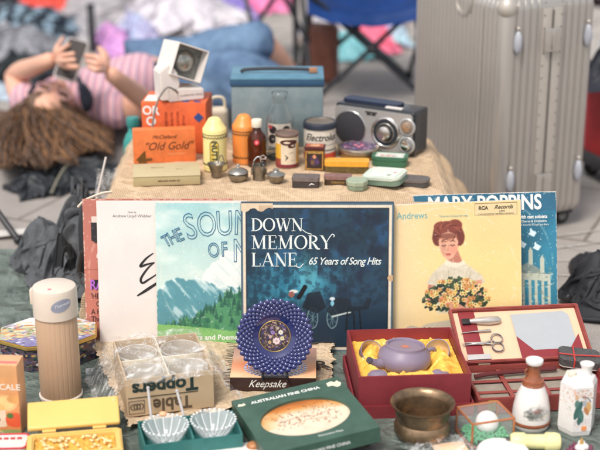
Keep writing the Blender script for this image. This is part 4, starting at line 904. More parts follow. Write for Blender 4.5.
# yellow case
YEL = mat('plastic_yellow',(230,190,104),.4,var=.05,scale=12)
c = W(78,432,.03); t = thing('plastic_case','open pale yellow plastic case lined with foam and white bits','case',(c.x+.002,c.y-.047,.006),10)
bm=BM(); hollow(bm,.168,.088,.030,.012,.006,.003); obj('case_bottom',bm,YEL,t)
bm=BM(); box(bm,(0,.034,.005),(.166,.066,.010),.004,T(0,.047,.030)@RX(20),seg=3); obj('lid',bm,YEL,t)
for sx_ in (-1,1):
    bm=BM(); tube(bm,[(sx_*.045-.012,.046,.031),(sx_*.045+.012,.046,.031)],.003,8); obj('hinge',bm,YEL,t)
bm=BM(); nx,ny=50,26; G=[]
for j in range(ny):
    G.append([bm.verts.new((-.071+.142*i/(nx-1),-.031+.062*j/(ny-1),.020+.006*fn(i*.5,j*.5,3))) for i in range(nx)])
for j in range(ny-1):
    for i in range(nx-1): bm.faces.new((G[j][i],G[j][i+1],G[j+1][i+1],G[j+1][i]))
obj('foam',bm,mat('foam_yellow',(234,178,70),.8,var=.25,scale=90,bump=.5),t)
bm=BM(); rng2=random.Random(3)
for k in range(44):
    box(bm,(0,0,0),(.005+.006*rng2.random(),.0045,.0025),.001,T(-.062+.124*rng2.random(),-.026+.052*rng2.random(),.025+.003*rng2.random())@RZ(rng2.random()*180)@RX(rng2.random()*40-20))
o=obj('white_filling',bm,mat('filling_white',(240,218,160),.5),t); o['kind']='stuff'

# burlap sack piece under
def sack():
    bm=BM(); nx,ny=150,110; G=[]
    A=[W(90,346),W(335,338),W(330,400),W(128,436)]
    for j in range(ny):
        row=[]
        for i in range(nx):
            u=i/(nx-1); v=j/(ny-1); p=(A[3]*(1-u)+A[2]*u)*(1-v)+(A[0]*(1-u)+A[1]*u)*v
            e=min(u,1-u,v,1-v); jt=.008*fn(u*9,v*9,4)+(.006*fn(u*60,v*60,2) if e<.02 else 0)
            row.append(bm.verts.new((p.x+jt,p.y+.008*fn(u*9+5,v*9,7)+(.006*fn(u*50,v*50,9) if e<.02 else 0),.0175+.007*fn(u*7,v*5,1)+.003*math.sin(u*40+v*9)*math.exp(-e*30)+.003)))
        G.append(row)
    for j in range(ny-1):
        for i in range(nx-1): bm.faces.new((G[j][i],G[j][i+1],G[j+1][i+1],G[j+1][i]))
    t=obj('burlap_sack',bm,weave('burlap_raw',(214,190,158),(160,134,104),700),None,True,180)
    tag(t,'ragged beige burlap sack spread under the glasses carton, printed with dark stripes','sack')
    bm=BM(); r2=random.Random(5)
    for k in range(16):
        y0=2.34+.012*k*1.0
        a=W(222+r2.random()*6,348+k*3.3); a.z=.026; pts=[a+Vector((.012*q,.003*math.sin(q*1.2+k),.0)) for q in range(8)]
        ribbon(bm,[(p.x,p.y) for p in pts],[.0012+.0035*abs(math.sin(q*.8+k)) for q in range(8)],T(0,0,.0265))
    a=W(316,352); text_bm(bm,'CO',.05,TM(a.x+.006,a.y,.0275,14),bold=.001)
    a=W(312,378); text_bm(bm,'BR',.05,TM(a.x+.006,a.y,.0275,14),bold=.001)
    obj('print',bm,mat('ink_sack',(66,58,52),.8,var=.4,scale=120),t,False)
sack()

# table toppers carton
c = (W(128,420,.02)+W(214,407,.02))/2
KR = mat('card_kraft',(196,168,132),.65,var=.08,scale=18)
YW=15; t = thing('carton','kraft cardboard carton of glass tumblers, wrapped in clear plastic, lettering upside down','carton',(0,0,0),YW)
cd = Vector((-math.sin(R(YW)),math.cos(R(YW)),0)); t.location=(c.x,c.y,.022); t.location+=cd*.092
bm=BM(); hollow(bm,.166,.180,.077,.003,.003,.0006); obj('box_body',bm,KR,t)
bm=BM(); box(bm,(0,0,.039),(.003,.173,.071),.0004); box(bm,(-.0415,0,.039),(.0785,.003,.069),.0004); box(bm,(.0415,0,.039),(.0785,.003,.069),.0004); obj('divider',bm,mat('card_kraft_pale',(222,208,184),.65),t)
bm=BM(); text_bm(bm,'Toppers',.037,FM(-.010,-.0906,.056,180),bold=.0014,sx=.98); ribbon(bm,[(-.080,.0385),(.052,.0380)],[.0018,.0018],FM(0,-.0908,0)); obj('title',bm,mat('ink_bottle',(38,56,52),.5,var=.2),t,False)
bm=BM(); text_bm(bm,'Table',.036,FM(.003,-.0906,.0195,180),bold=.0009,sx=.92); tube(bm,[(-.079,-.0906,.006),(-.050,-.0906,.006),(-.050,-.0906,.032),(-.079,-.0906,.032)],.0007,4,closed=True)
for k in range(3): torus(bm,(0,0,0),.006,.0009,T(-.070+.006*k,-.0907,.020)@RX(90),16,4)
obj('lettering',bm,mat('ink_brown_soft',(96,78,60),.5,var=.2),t,False)
cv=Cv(70,40,(186,158,122)); cv.mottle(.2,8,3); 
for k in range(12): cv.line([(.2+.05*k,.2),(.35+.04*k,.8)],.01,(120,96,70),.7)
# tumblers lying in the four cells
def tumbler():
    pr=[(.030,0),(.033,.002),(.037,.03),(.039,.062),(.0395,.066)]; inn=[(.037,.066),(.0345,.03),(.030,.007),(.0001,.006)]; pr=[(a_*.98,b_*.93) for a_,b_ in pr]; inn=[(a_*.98,b_*.93) for a_,b_ in inn]
    bm=BM(); lathe(bm,pr+inn,40,cap=False); lathe(bm,[(.0001,.0002),(.030,0)],40,cap=False); torus(bm,(0,0,.0615),.0374,.0013); return bm
T0=None
GLT = mat('glass_tumbler',(246,246,236),.04,alpha=.26,var=.3,scale=60,spec=1,coat=1)
lab=('glass tumbler in the back left cell of the kraft carton','glass tumbler in the back right cell of the kraft carton','glass tumbler in the front left cell of the kraft carton','glass tumbler in the front right cell of the kraft carton')
for k,(x_,y_) in enumerate(((-.042,.044),(.042,.044),(-.042,-.044),(.042,-.044))):
    if T0 is None: o=obj('glass_tumbler',tumbler(),GLT); T0=o
    else: o=T0.copy(); COL.objects.link(o)
    v=Matrix.Rotation(R(YW),3,'Z')@Vector((x_,y_,0)); o.location=(c.x+cd.x*.092+v.x,c.y+cd.y*.092+v.y,.0285); o.rotation_euler=(R(0),0,R(YW))
    tag(o,lab[k],'glass','glass tumblers in the kraft carton')
# clear plastic wrap
FILM = bpy.data.materials.new('clear_film'); FILM.use_nodes=True
def film(m,al=.26):
    n=m.node_tree; b=n.nodes['Principled BSDF']; b.inputs['Base Color'].default_value=(.9,.9,.9,1); b.inputs['Roughness'].default_value=.06; b.inputs['Specular IOR Level'].default_value=1; b.inputs['Coat Weight'].default_value=.6
    tc=n.nodes.new('ShaderNodeTexCoord'); nz=n.nodes.new('ShaderNodeTexNoise'); nz.inputs['Scale'].default_value=16; nz.inputs['Detail'].default_value=2.5; nz.inputs['Distortion'].default_value=2.5
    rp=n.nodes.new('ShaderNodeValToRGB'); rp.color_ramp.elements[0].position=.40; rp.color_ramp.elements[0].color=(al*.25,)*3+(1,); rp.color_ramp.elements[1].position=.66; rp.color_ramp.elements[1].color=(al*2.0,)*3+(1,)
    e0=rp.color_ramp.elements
    for p_,v_ in ((.455,al*.3),(.462,.62),(.470,al*.3),(.535,al*.5),(.541,.7),(.548,al*.5)):  # narrow opaque bands painted into the alpha as white glints along creases
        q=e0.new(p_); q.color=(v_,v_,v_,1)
    n.links.new(tc.outputs['Object'],nz.inputs['Vector']); n.links.new(nz.outputs['Fac'],rp.inputs[0]); n.links.new(rp.outputs[0],b.inputs['Alpha'])
    bp=n.nodes.new('ShaderNodeBump'); bp.inputs['Strength'].default_value=.6; bp.inputs['Distance'].default_value=.01; n.links.new(nz.outputs['Fac'],bp.inputs['Height']); n.links.new(bp.outputs[0],b.inputs['Normal'])
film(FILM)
bm=BM(); nx,ny=90,90; G=[]
for j in range(ny):
    row=[]
    for i in range(nx):
        s=-.150+.300*i/(nx-1); q=-.118+.262*j/(ny-1)
        ox=max(0,abs(s)-.086)*(1 if s>0 else -1); oy=max(0,abs(q)-.0925)*(1 if q>0 else -.35); d=math.hypot(ox,oy)
        drop=min(.082,d*1.5) ; z=.080-drop+.004+.006*fn(s*26,q*26,3)+.012*max(0,fn(s*12,q*12,8))*(1 if d==0 else .6); 
        x_=max(-.086,min(.086,s))+ox*.85+.006*fn(s*20,q*20,1); y_=max(-.0925,min(.0925,q))+oy*.7+(.004 if q>0 else -.002)
        row.append(bm.verts.new((x_,y_,max(.004,z))))
    G.append(row)
for j in range(ny-1):
    for i in range(nx-1): bm.faces.new((G[j][i],G[j][i+1],G[j+1][i+1],G[j+1][i]))
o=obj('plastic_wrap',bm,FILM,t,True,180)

# teal tray with two crystal bowls
TEAL=mat('card_teal',(48,116,112),.5,var=.2,scale=40,bump=.15,bscale=150)
c=W(190,443,.02); YB=14; t=thing('gift_box','open teal presentation box with two compartments, holding the crystal bowls','gift box',(c.x,c.y+.003,.006),YB)
bm=BM(); hollow(bm,.176,.094,.044,.0025,.004,.0006); obj('box_body',bm,TEAL,t); bm=BM(); box(bm,(0,0,.025),(.003,.086,.040),.0005); obj('divider',bm,TEAL,t)
CRY=mat('crystal',(246,250,250),.03,alpha=.22,var=.01,spec=1,coat=1); CRYR=mat('crystal_rib',(250,252,252),.06,alpha=.62,var=.01,spec=1,coat=1)
def cbowl():
    bm=BM(); N_=14; md=lambda a,z,r: 1+.035*min(1,z/.03)*math.cos(N_*a)
    pr=[(.014,0),(.018,.001),(.027,.010),(.036,.026),(.040,.038),(.0405,.0395)]; inn=[(.039,.0400),(.0365,.036),(.032,.025),(.023,.011),(.012,.006),(.0001,.0055)]
    lathe(bm,pr+inn,112,mod=md,cap=False); lathe(bm,[(.0001,.0004),(.014,0)],112,cap=False)
    b0=bm; bm=BM(); N_=14
    for k in range(N_):
        a=2*PI*k/N_; tube(bm,[((.004)*math.cos(a),.004*math.sin(a),.0062),((.018)*math.cos(a),.018*math.sin(a),.0065),(.031*math.cos(a),.031*math.sin(a),.022),(.038*math.cos(a),.038*math.sin(a),.036)],.0009,6)
    for k in range(28):
        a=2*PI*k/28; sphere(bm,(.0402*math.cos(a),.0402*math.sin(a),.0405),.0019,8,6,(1.3,1.3,.7))
    return b0,bm
B0=None
for k,x_ in enumerate((-.0432,.0432)):
    if B0 is None:
        b1,b2=cbowl(); o=obj('crystal_bowl',b1,CRY,None,True,60); B0=o; obj('cut_rib',b2,CRYR,o,True,60)['kind']='stuff'
    else:
        o=B0.copy(); COL.objects.link(o)
        for ch in B0.children: q=ch.copy(); COL.objects.link(q); q.parent=o
    v=Matrix.Rotation(R(YB),3,'Z')@Vector((x_,-.001,0)); o.location=(c.x+v.x,c.y+.003+v.y,.0215)
    tag(o,('scalloped crystal bowl in the left compartment, under the orange dab','scalloped crystal bowl in the right compartment of the teal box')[k],'glass bowl','crystal bowls in the teal box')
ACR=mat('acrylic',(226,222,222),.1,trans=.4,var=.02,ior=1.4)
for k,(a,b_,lb) in enumerate(((W(152,424,.030),W(148,388,.085),'short clear glass rod standing in the teal box left of the orange dab'),(W(186,424,.030),W(177,391,.080),'clear glass rod leaning between the two crystal bowls'))):
    bm=BM(); tube(bm,[a-a,b_-a],.0026,10); sphere(bm,tuple(b_-a),.0035,10,8); o=obj('glass_rod',bm,ACR); o.location=a; tag(o,lb,'glass rod','glass rods')
p_=W(163,414,.062); bm=BM(); sphere(bm,(0,0,0),.0062,14,10,(1.2,.9,.7)); o=obj('orange_bead',bm,mat('bead_orange',(246,176,130),.4)); o.location=(p_.x,p_.y,.0625); tag(o,'small pale orange bead lying on the rim of the left crystal bowl','bead')

# white card with shell
c=W(226,448,.02); t=thing('white_card_box','flat white card box at the bottom edge with a brown round knob','box',(c.x+.006,c.y-.022,.006),9)
bm=BM(); box(bm,(0,0,.009),(.150,.062,.018),.002); obj('box_body',bm,mat('card_brightwhite',(236,230,226),.5),t)
bm=BM(); sphere(bm,(.048,.012,.021),.013,20,14,(1.15,.9,.55)); obj('knob',bm,mat('wood_amber',(176,116,66),.35,var=.3,scale=80),t)

# green china box
GB=mat('card_green',(64,94,80),.4,var=.22,scale=30,bump=.12,bscale=120)
ctr=(W(238,405,.04)+W(335,378,.04)+W(372,432,.04)+W(264,456,.04))/4; YG=20
t=thing('china_box','dark green flat box with oval window over a decorated plate','gift box',(ctr.x+.004,ctr.y-.018,.026),0,rot=(R(1.5),R(-4),R(YG)))
w_,d_,h_=.214,.205,.030
# top face with oval opening
def frame_oval():
    bm=BM(); n=96; ov=[(.084*math.cos(2*PI*k/n),-.008+.064*math.sin(2*PI*k/n)) for k in range(n)]
    out=[]
    for k in range(n):
        a=2*PI*k/n; dx,dy=math.cos(a),math.sin(a); s=min((w_/2)/max(1e-6,abs(dx)),(d_/2)/max(1e-6,abs(dy))); out.append((dx*s,dy*s))
    # include exact corners
    V1=[bm.verts.new((x,y,h_)) for x,y in out]; V2=[bm.verts.new((x,y,h_)) for x,y in ov]; V3=[bm.verts.new((x,y,h_-.006)) for x,y in ov]; V0=[bm.verts.new((x,y,0)) for x,y in out]
    cr=[(w_/2,d_/2),(-w_/2,d_/2),(-w_/2,-d_/2),(w_/2,-d_/2)]
    for (cx,cy) in cr:
        k=min(range(n),key=lambda i:(out[i][0]-cx)**2+(out[i][1]-cy)**2); V1[k].co=(cx,cy,h_); V0[k].co=(cx,cy,0)
    for k in range(n):
        j=(k+1)%n; bm.faces.new((V1[k],V1[j],V2[j],V2[k])); bm.faces.new((V2[k],V2[j],V3[j],V3[k])); bm.faces.new((V0[k],V0[j],V1[j],V1[k]))
    bm.faces.new(V0[::-1]); return bm
obj('box_body',frame_oval(),GB,t,True,30)
cv=Cv(240,200,(232,206,180)); X,Y=cv.X,cv.Y; nn=vnoise(200,240,6,41,5); cv.put(np.clip((Y-.62+.3*(nn-.5))*4,0,1),(206,130,52)); cv.put(np.clip((Y-.80)*6,0,1),(170,96,40)); cv.put(np.clip(((.22-X)+.2*(nn-.5))*4,0,1)*(Y>.4),(222,156,80),.7)
for k in range(80):
    a=rng.random(); x=.15+.75*a; y=.3+.5*rng.random(); cv.line([(x,y),(x+.02*rng.random(),y+.05)],.006,(110,74,44),.8)
for k in range(46): cv.ell(.1+.8*rng.random(),.25+.6*rng.random(),.014,.010,rng.choice([(90,110,96),(150,90,50),(70,60,50),(196,170,150)]),.8)
cv.line([(.2,.52),(.4,.56),(.62,.5),(.82,.56)],.008,(130,90,60)); cv.line([(.3,.4),(.5,.44),(.75,.38)],.006,(150,110,80)); cv.mottle(.12,9,6)
cv.blur(2)
painted('plate_picture',cv,lambda u,v:(.0838*u*math.cos(2*PI*v),-.008+.0638*u*math.sin(2*PI*v),h_-.0035-.002*u),t,PRINTG,disc=True,nu=110,nv=260)
bm=BM()
s_='AUSTRALIAN FINE CHINA'
text_bm(bm,s_,.0125,TM(-.008,.078,h_+.0003,0),bold=.0004,sx=.94); text_bm(bm,'Decorative Plate',.007,TM(.02,-.084,h_+.0003),sx=1); text_bm(bm,'AUSTRALIAN FINE CHINA',.0085,FM(0,-d_/2-.0006,.014),bold=.0002); obj('lettering',bm,INKW,t,False)
bm=BM(); prism(bm,[(-.008,-.006),(-.010,.002),(-.004,.007),(.001,.004),(.003,.009),(.009,.002),(.008,-.005),(.004,-.008),(-.002,-.004)],.0003,T(.090,.078,h_+.0002)@RZ(-20)@Matrix.Scale(1.5,4)); prism(bm,[(-.008,-.004),(-.004,.004),(.002,.001),(.006,.004),(.008,-.004),(.001,-.006)],.0003,T(-.095,.080,h_+.0002)); obj('emblem',bm,mat('ink_ivory',(234,222,196),.5),t,False)

# sunset box under plate
c=(W(232,389,.03)+W(315,388,.03))/2; YS=-1; t=thing('picture_box','flat box with glossy orange top and dark brown front, under the blue plate','box',(c.x,c.y+.072,.022),YS)
bm=BM(); box(bm,(0,0,.015),(.168,.140,.029),.0015); obj('box_body',bm,mat('card_darkbrown',(58,36,32),.4),t)
cv=Cv(120,100,(226,150,90)); X,Y=cv.X,cv.Y; cv.a=np.array((240,190,140.))*(1-Y[...,None])+np.array((170,130,120.))*Y[...,None]; nn=vnoise(100,120,5,8); cv.put(np.clip(.9-np.hypot((X-.15)/.5,(Y-.4)/.3),0,1),(206,96,40),.8); cv.put(np.clip(1-np.hypot((X-.95)/.2,(Y-.3)/.3),0,1),(226,130,70),.7); cv.mottle(.15,6,4)
cv.ell(.52,.30,.36,.30,(196,200,224),.0)
rg_=random.Random(8)
for rr in (.16,.21,.26,.31,.355):
    n_=int(60*rr/.3)
    for k in range(n_):
        a=2*PI*(k+.5*(rr>.2))/n_; cv.ell(.52+rr*math.cos(a),.34+rr*.86*math.sin(a),.014,.016,(84,96,160) if k%2 else (200,206,232))
painted('top_print',cv,top(0,0,.0299,.167,.139),t,PRINTG)
bm=BM(); text_bm(bm,'Keepsake',.022,FM(-.012,-.0704,.0165),shear=.5,sx=.85); obj('lettering',bm,INKW,t,False)

# blue plate and stand
c=W(275,378,.052); YP=2
t=thing('blue_plate','cobalt blue hobnail glass plate with floral centre, propped on a small stand','plate',(c.x,c.y+.006,.052),0,rot=(R(-14),0,R(YP)))
COB=mat('cobalt_glass',(12,22,92),.05,var=.15,scale=20,coat=1); PM=T(0,0,.080)@RX(90)
bm=BM(); lathe(bm,[(.0001,0),(.036,0),(.040,.0030),(.062,.0070),(.0715,.009),(.072,.0075),(.062,.0035),(.040,-.001),(.036,-.003),(.0001,-.003)],84,PM,mod=lambda a,z,r:1+.012*(r>.07)*math.cos(28*a)); obj('plate_body',bm,COB,t)
bm=BM()
for j,(rr,zz) in enumerate(((.0440,.0048),(.0492,.0058),(.0545,.0068),(.0598,.0080),(.0652,.0092),(.0700,.0100))):
    for k in range(34):
        a=2*PI*(k+.5*(j%2))/34; s_=.0044*rr/.058; sphere(bm,(rr*math.cos(a),rr*math.sin(a),zz-.001),s_,10,8,(1.0,1.0,.5),PM)
obj('hobnail',bm,mat('cobalt_light',(16,26,100),.04,var=.15,coat=1,spec=1),t)
cv=Cv(170,170,(44,28,40)); 
for k in range(190):
    a=rng.random()*2*PI; r_=.46*rng.random()**.5; cv.ell(.5+r_*math.cos(a),.5+r_*math.sin(a),.034,.020,rng.choice([(90,50,60),(66,52,110),(120,104,70),(150,130,100),(196,150,160),(70,70,130),(160,120,70)]),.9,rot=rng.random()*180)
for cx,cy,s_,cl in ((.56,.34,.12,(222,190,190)),(.34,.30,.06,(190,150,90)),(.74,.42,.07,(206,196,150)),(.70,.62,.08,(214,206,190)),(.44,.62,.07,(140,110,170)),(.36,.48,.05,(200,170,160)),(.60,.76,.05,(180,160,150)),(.42,.78,.05,(150,110,140))):
    for q in range(7): cv.ell(cx+s_*.6*math.cos(q*.9),cy+s_*.6*math.sin(q*.9),s_*.42,s_*.36,cl,rot=q*51)
    cv.ell(cx,cy,s_*.3,s_*.3,tuple(int(v*.75) for v in cl))
cv.blur(1)
painted('floral_centre',cv,lambda u,v:tuple(PM@Vector((.0300*u*math.cos(2*PI*v),.0300*u*math.sin(2*PI*v),.0008))),t,PRINTG,disc=True,nu=70,nv=200)
bm=BM(); torus(bm,(0,0,.0010),.0303,.0006,PM,64,8); obj('gilt_ring',bm,mat('gold_rim',(214,178,96),.3,metal=.7,var=.15),t)
st_=thing('plate_stand','tiny black wire easel holding the blue plate upright','plate stand',(c.x,c.y,.0515),YP)
for sx_ in (-1,1):
    bm=BM(); tube(bm,bezier([(sx_*.024,-.018,.014),(sx_*.024,-.016,.003),(sx_*.024,.01,.002),(sx_*.020,.045,.002)],8),.0022,8); tube(bm,bezier([(sx_*.024,.016,.002),(sx_*.022,.026,.03),(sx_*.016,.036,.075)],8),.002,8); obj('leg',bm,BLKP,st_)
bm=BM(); tube(bm,[(-.023,-.002,.0042),(.023,-.002,.0042)],.002,8); obj('crossbar',bm,BLKP,st_)

# red box with teapot
MAR=mat('cloth_maroon',(134,42,50),.55,var=.14,scale=30,bump=.12,bscale=500); 
fl=W(357,419,.006); fr=W(470,418,.006); c=(fl+fr)/2
t=thing('gift_box','deep red square gift box lined with yellow silk, standing on its own lid','gift box',(c.x-.006,c.y+.116,.006),4)
bm=BM(); hollow(bm,.228,.230,.028,.004,.003,.001); obj('lid',bm,MAR,t)
bm=BM(); hollow(bm,.214,.218,.082,.0045,.004,.001,T(0,0,.0046)); obj('box_body',bm,MAR,t)
G0=simcloth(31,.62,.05,n=80,steps=60); nx=ny=80; bm=BM(); G=[]
gxx,gyy=np.meshgrid(np.linspace(-1,1,80),np.linspace(-1,1,80)); hz=G0[...,2]-vnoise(80,80,2,3,1)*0; hz=(hz-hz.mean())
for j in range(ny):
    row=[]
    for i in range(nx):
        e=max(0,1-max(abs(gxx[j,i]),abs(gyy[j,i]))); b_=min(1,e/.15)
        x=.1015*(gxx[j,i]+(G0[j,i,0]-gxx[j,i])*.35*b_); y=.1035*(gyy[j,i]+(G0[j,i,1]-gyy[j,i])*.35*b_)
        z=.066+.028*hz[j,i]*(.4+.6*b_)-.026*math.exp(-((x/.055)**4+((y)/.055)**4))+.010*math.exp(-((1-e-.72)/.14)**2)
        row.append(bm.verts.new((x,y,z)))
    G.append(row)
for j in range(ny-1):
    for i in range(nx-1): bm.faces.new((G[j][i],G[j][i+1],G[j+1][i+1],G[j+1][i]))
obj('silk_lining',bm,mat('silk_yellow',(246,190,70),.32,var=.08,scale=14),t,True,180)
CLAY=mat('clay_mauve',(134,120,140),.42,var=.06,scale=30); CLI=mat('clay_tan',(206,178,132),.55,var=.2,scale=60)
bx,by=c.x-.006,c.y+.116
t=thing('teapot','mauve clay teapot lying upside down in the yellow silk','teapot',(bx-.006,by+.002,.046),0,rot=(R(-4),R(3),0))
bm=BM(); lathe(bm,[(.004,0),(.030,.002),(.048,.014),(.053,.028),(.050,.042),(.040,.051),(.0385,.053),(.0385,.058),(.0365,.059),(.0340,.0575),(.033,.054),(.0001,.0535)],64); pb=obj('pot_body',bm,CLAY,t)
bm=BM(); tube(bm,bezier([(-.046,-.022,.024),(-.058,-.030,.026),(-.066,-.036,.032),(-.070,-.040,.036)],6),.008,12,radii=[.011-.005*k/18 for k in range(19)]); obj('spout',bm,CLAY,t)
bm=BM(); lathe(bm,[(.0035,0),(.0065,.0005),(.0065,.003)],16,T(-.0705,-.0405,.037)@RX(60)@RY(-30)); obj('spout_tip',bm,mat('clay_dark',(62,56,66),.5),t)
bm=BM(); tube(bm,bezier([(.046,.020,.040),(.060,.030,.040),(.064,.034,.026),(.050,.028,.014)],6),.0045,10); obj('handle',bm,CLAY,t)
bm=BM(); box(bm,(0,0,.0539),(.014,.013,.0008),.0003,RZ(20)); obj('seal',bm,mat('seal_orange',(196,120,96),.6,var=.3,scale=300),t)
def cup():
    bm=BM(); lathe(bm,[(.0001,0),(.010,0),(.014,.001),(.022,.010),(.0262,.024),(.0265,.0265),(.0250,.0265),(.0247,.0262)],40,cap=False); bm2=BM(); lathe(bm2,[(.0248,.0262),(.021,.012),(.012,.004),(.0001,.003)],40,cap=False); return bm,bm2
CUP0=None
for k,(x_,y_,z_,rx,ry,lb) in enumerate(((-.078,.036,.062,34,34,'mauve clay cup tipped toward the pot, tan inside, at the back left'),(.072,.042,.062,38,-30,'mauve clay cup tilted with its spotted tan inside showing, back right'),(-.060,-.066,.058,168,0,'mauve clay cup upside down at the front left of the silk'),(.062,-.068,.058,172,12,'mauve clay cup upside down in the front right corner of the silk'))):
    if CUP0 is None:
        r_=thing('clay_cup',lb,'cup',(bx+x_,by+y_,z_),0,'clay cups in the red box'); b1,b2=cup()
        # shell only: open top
        obj('cup_outside',b1,CLAY,r_); obj('cup_inside',b2,CLI,r_); CUP0=r_
    else:
        r_=CUP0.copy(); COL.objects.link(r_); r_['label']=lb; r_.location=(bx+x_,by+y_,z_)
        for ch in CUP0.children: q=ch.copy(); COL.objects.link(q); q.parent=r_
    r_.rotation_euler=(R(rx),R(ry),0)
    if rx>100: r_.location.z+=.024

# brass bowl
BR=mat('brass_old',(150,122,92),.36,metal=.75,var=.35,scale=26,bump=.25,bscale=50,var2=(92,76,58))
c=W(424,454); t=thing('brass_bowl','tarnished brass bowl with flared rim and pinched waist','bowl',(c.x,c.y+.052,.006),0)
bm=BM(); lathe(bm,[(.030,0),(.044,.004),(.051,.014),(.0515,.026),(.048,.034),(.046,.037),(.0475,.041),(.050,.048),(.0505,.060),(.054,.067),(.0585,.070),(.0590,.0725),(.0565,.0715),(.0505,.067),(.0475,.058),(.0475,.048),(.0450,.040),(.047,.030),(.046,.014),(.036,.006),(.0001,.005)],80); obj('bowl_body',bm,BR,t)

# glass display cube
c=(W(475,447,.006)+W(511,443,.006))/2; t=thing('display_case','copper-edged glass box holding a ball on green shreds','glass box',(c.x-.012,c.y+.030,.006),17)
gw,gd,gh=.082,.070,.050; bm=BM()
cs=[(-gw/2,-gd/2),(gw/2,-gd/2),(gw/2,gd/2),(-gw/2,gd/2)]
for i in range(4):
    a=cs[i]; b=cs[(i+1)%4]
    for z_ in (.0022,gh): tube(bm,[(a[0],a[1],z_),(b[0],b[1],z_)],.0021,6)
    tube(bm,[(a[0],a[1],.002),(a[0],a[1],gh)],.0021,6)
obj('frame',bm,mat('copper_edge',(206,128,82),.35,metal=.5,var=.15,scale=60),t)
PANE=bpy.data.materials.new('pane_glass'); PANE.use_nodes=True; b_=PANE.node_tree.nodes['Principled BSDF']; b_.inputs['Base Color'].default_value=(.85,.9,.88,1); b_.inputs['Alpha'].default_value=.07; b_.inputs['Roughness'].default_value=.03; b_.inputs['Specular IOR Level'].default_value=.8
bm=BM(); box(bm,(0,0,gh),(gw-.003,gd-.003,.0012)); 
for i in range(4):
    a=cs[i]; b=cs[(i+1)%4]; mx_,my_=(a[0]+b[0])/2,(a[1]+b[1])/2; box(bm,(mx_,my_,gh/2+.001),((gw-.006) if i%2==0 else .0012,.0012 if i%2==0 else (gd-.006),gh-.006))
obj('glass_pane',bm,PANE,t,False)
bm=BM()
for k in range(300):
    x_,y_=-.036+.072*rng.random(),-.030+.060*rng.random(); P=bezier([(x_,y_,.007+.014*rng.random()),(x_+.010*rng.random()-.005,y_+.01*rng.random()-.005,.008+.010*rng.random()),(x_+.016*rng.random()-.008,y_+.016*rng.random()-.008,.004+.008*rng.random())],3)
    P=[(max(-.0385,min(.0385,p.x)),max(-.0325,min(.0325,p.y)),p.z) for p in P]; tube(bm,P,.0015,4)
o=obj('green_shreds',bm,mat('shred_green',(96,190,136),.5,var=.15),t); o['kind']='stuff'
bm=BM(); 
v0=Matrix.Rotation(R(17),3,'Z')@Vector((.006,.004,0)); sphere(bm,(0,0,0),.0215,40,28)
GOLF=mat('golf_white',(236,232,228),.35,var=.02); n=GOLF.node_tree; vo=n.nodes.new('ShaderNodeTexVoronoi'); vo.inputs['Scale'].default_value=260; tc=n.nodes.new('ShaderNodeTexCoord'); n.links.new(tc.outputs['Object'],vo.inputs['Vector']); bp=n.nodes.new('ShaderNodeBump'); bp.inputs['Strength'].default_value=.5; bp.inputs['Distance'].default_value=.001; n.links.new(vo.outputs['Distance'],bp.inputs['Height']); n.links.new(bp.outputs[0],n.nodes['Principled BSDF'].inputs['Normal'])
o=obj('golf_ball',bm,GOLF); o.location=(c.x-.012+v0.x,c.y+.030+v0.y,.0335); tag(o,'white dimpled ball resting on green shreds inside the glass box','ball')

# grooming kit
LEA=mat('leather_red',(148,66,60),.38,var=.15,scale=30,bump=.3,bscale=300); PCH=mat('lining_peach',(226,186,152),.6,var=.05); LEAD=mat('leather_maroon',(138,44,50),.4,var=.1,scale=30,bump=.15)
hl=W(461,369,.035); YK=6.5; t=thing('grooming_case','open red leather grooming case with scissors and mirror in its lid','grooming case',(0,0,.008),YK)
kw,kd,kh=.274,.146,.034
ux=Vector((math.cos(R(YK)),math.sin(R(YK)),0)); uy=Vector((-math.sin(R(YK)),math.cos(R(YK)),0))
o_=Vector((hl.x,hl.y,0))+ux*kw/2-uy*kd/2; t.location=(o_.x,o_.y,.008)
bm=BM(); hollow(bm,kw,kd,kh,.006,.006,.0015); obj('case_bottom',bm,LEA,t)
ML=T(0,kd/2+.002,kh)@RX(27)          # lid plane: local x, y up the lid, z = normal toward viewer
bm=BM(); hollow(bm,kw,.142,.014,.006,.005,.0015,ML@T(0,.071,-.006)); L_=obj('lid',bm,LEA,t)
def LB(name,c_,s_,m,bev=.0006): bm=BM(); box(bm,c_,s_,bev,ML); return obj(name,bm,m,L_)
LB('lid_lining',(0,.071,-.0005),(kw-.013,.129,.001),PCH,0)
LB('tool_strap',(-.102,.071,.0012),(.034,.126,.002),LEAD)
bm=BM(); prism(bm,[(-.018,.018),(-.018,.120),(-.018,.120),(.098,.122),(.104,.116),(.104,.030),(.092,.014),(.006,.014)][0:2]+[(.094,.124),(.104,.114),(.104,.030),(.092,.014),(.006,.014)],.002,ML@T(.008,.002,.0012),.0005); obj('mirror',bm,mat('mirror',(212,214,216),.22,metal=.55,var=.03),L_)
bm=BM(); prism(bm,[(-.018,.002),(-.018,.060),(.010,.022),(.086,.022),(.112,.060),(.112,.002)],.0022,ML@T(.008,.003,.0036),.0006); obj('mirror_pocket',bm,LEAD,L_)
bm=BM(); P=[]; tube(bm,[(x_,.112,.007) for x_ in (-.100,-.080,-.060,-.040,-.034)],.008,14,ML@T(0,-.006,0)@Matrix.Scale(1,4),radii=[.0045,.0075,.0095,.0080,.003]); obj('brush_handle',bm,mat('steel_satin',(206,198,190),.25,metal=.6),L_)
bm=BM(); box(bm,(-.107,.106,.006),(.018,.014,.006),.002,ML); obj('brush_bristle',bm,INKK,L_)
bm=BM(); tube(bm,[(-.124,.078,.005),(-.060,.082,.005)],.0016,8,ML,radii=[.0008,.0026]); obj('nail_file',bm,CHROME,L_)
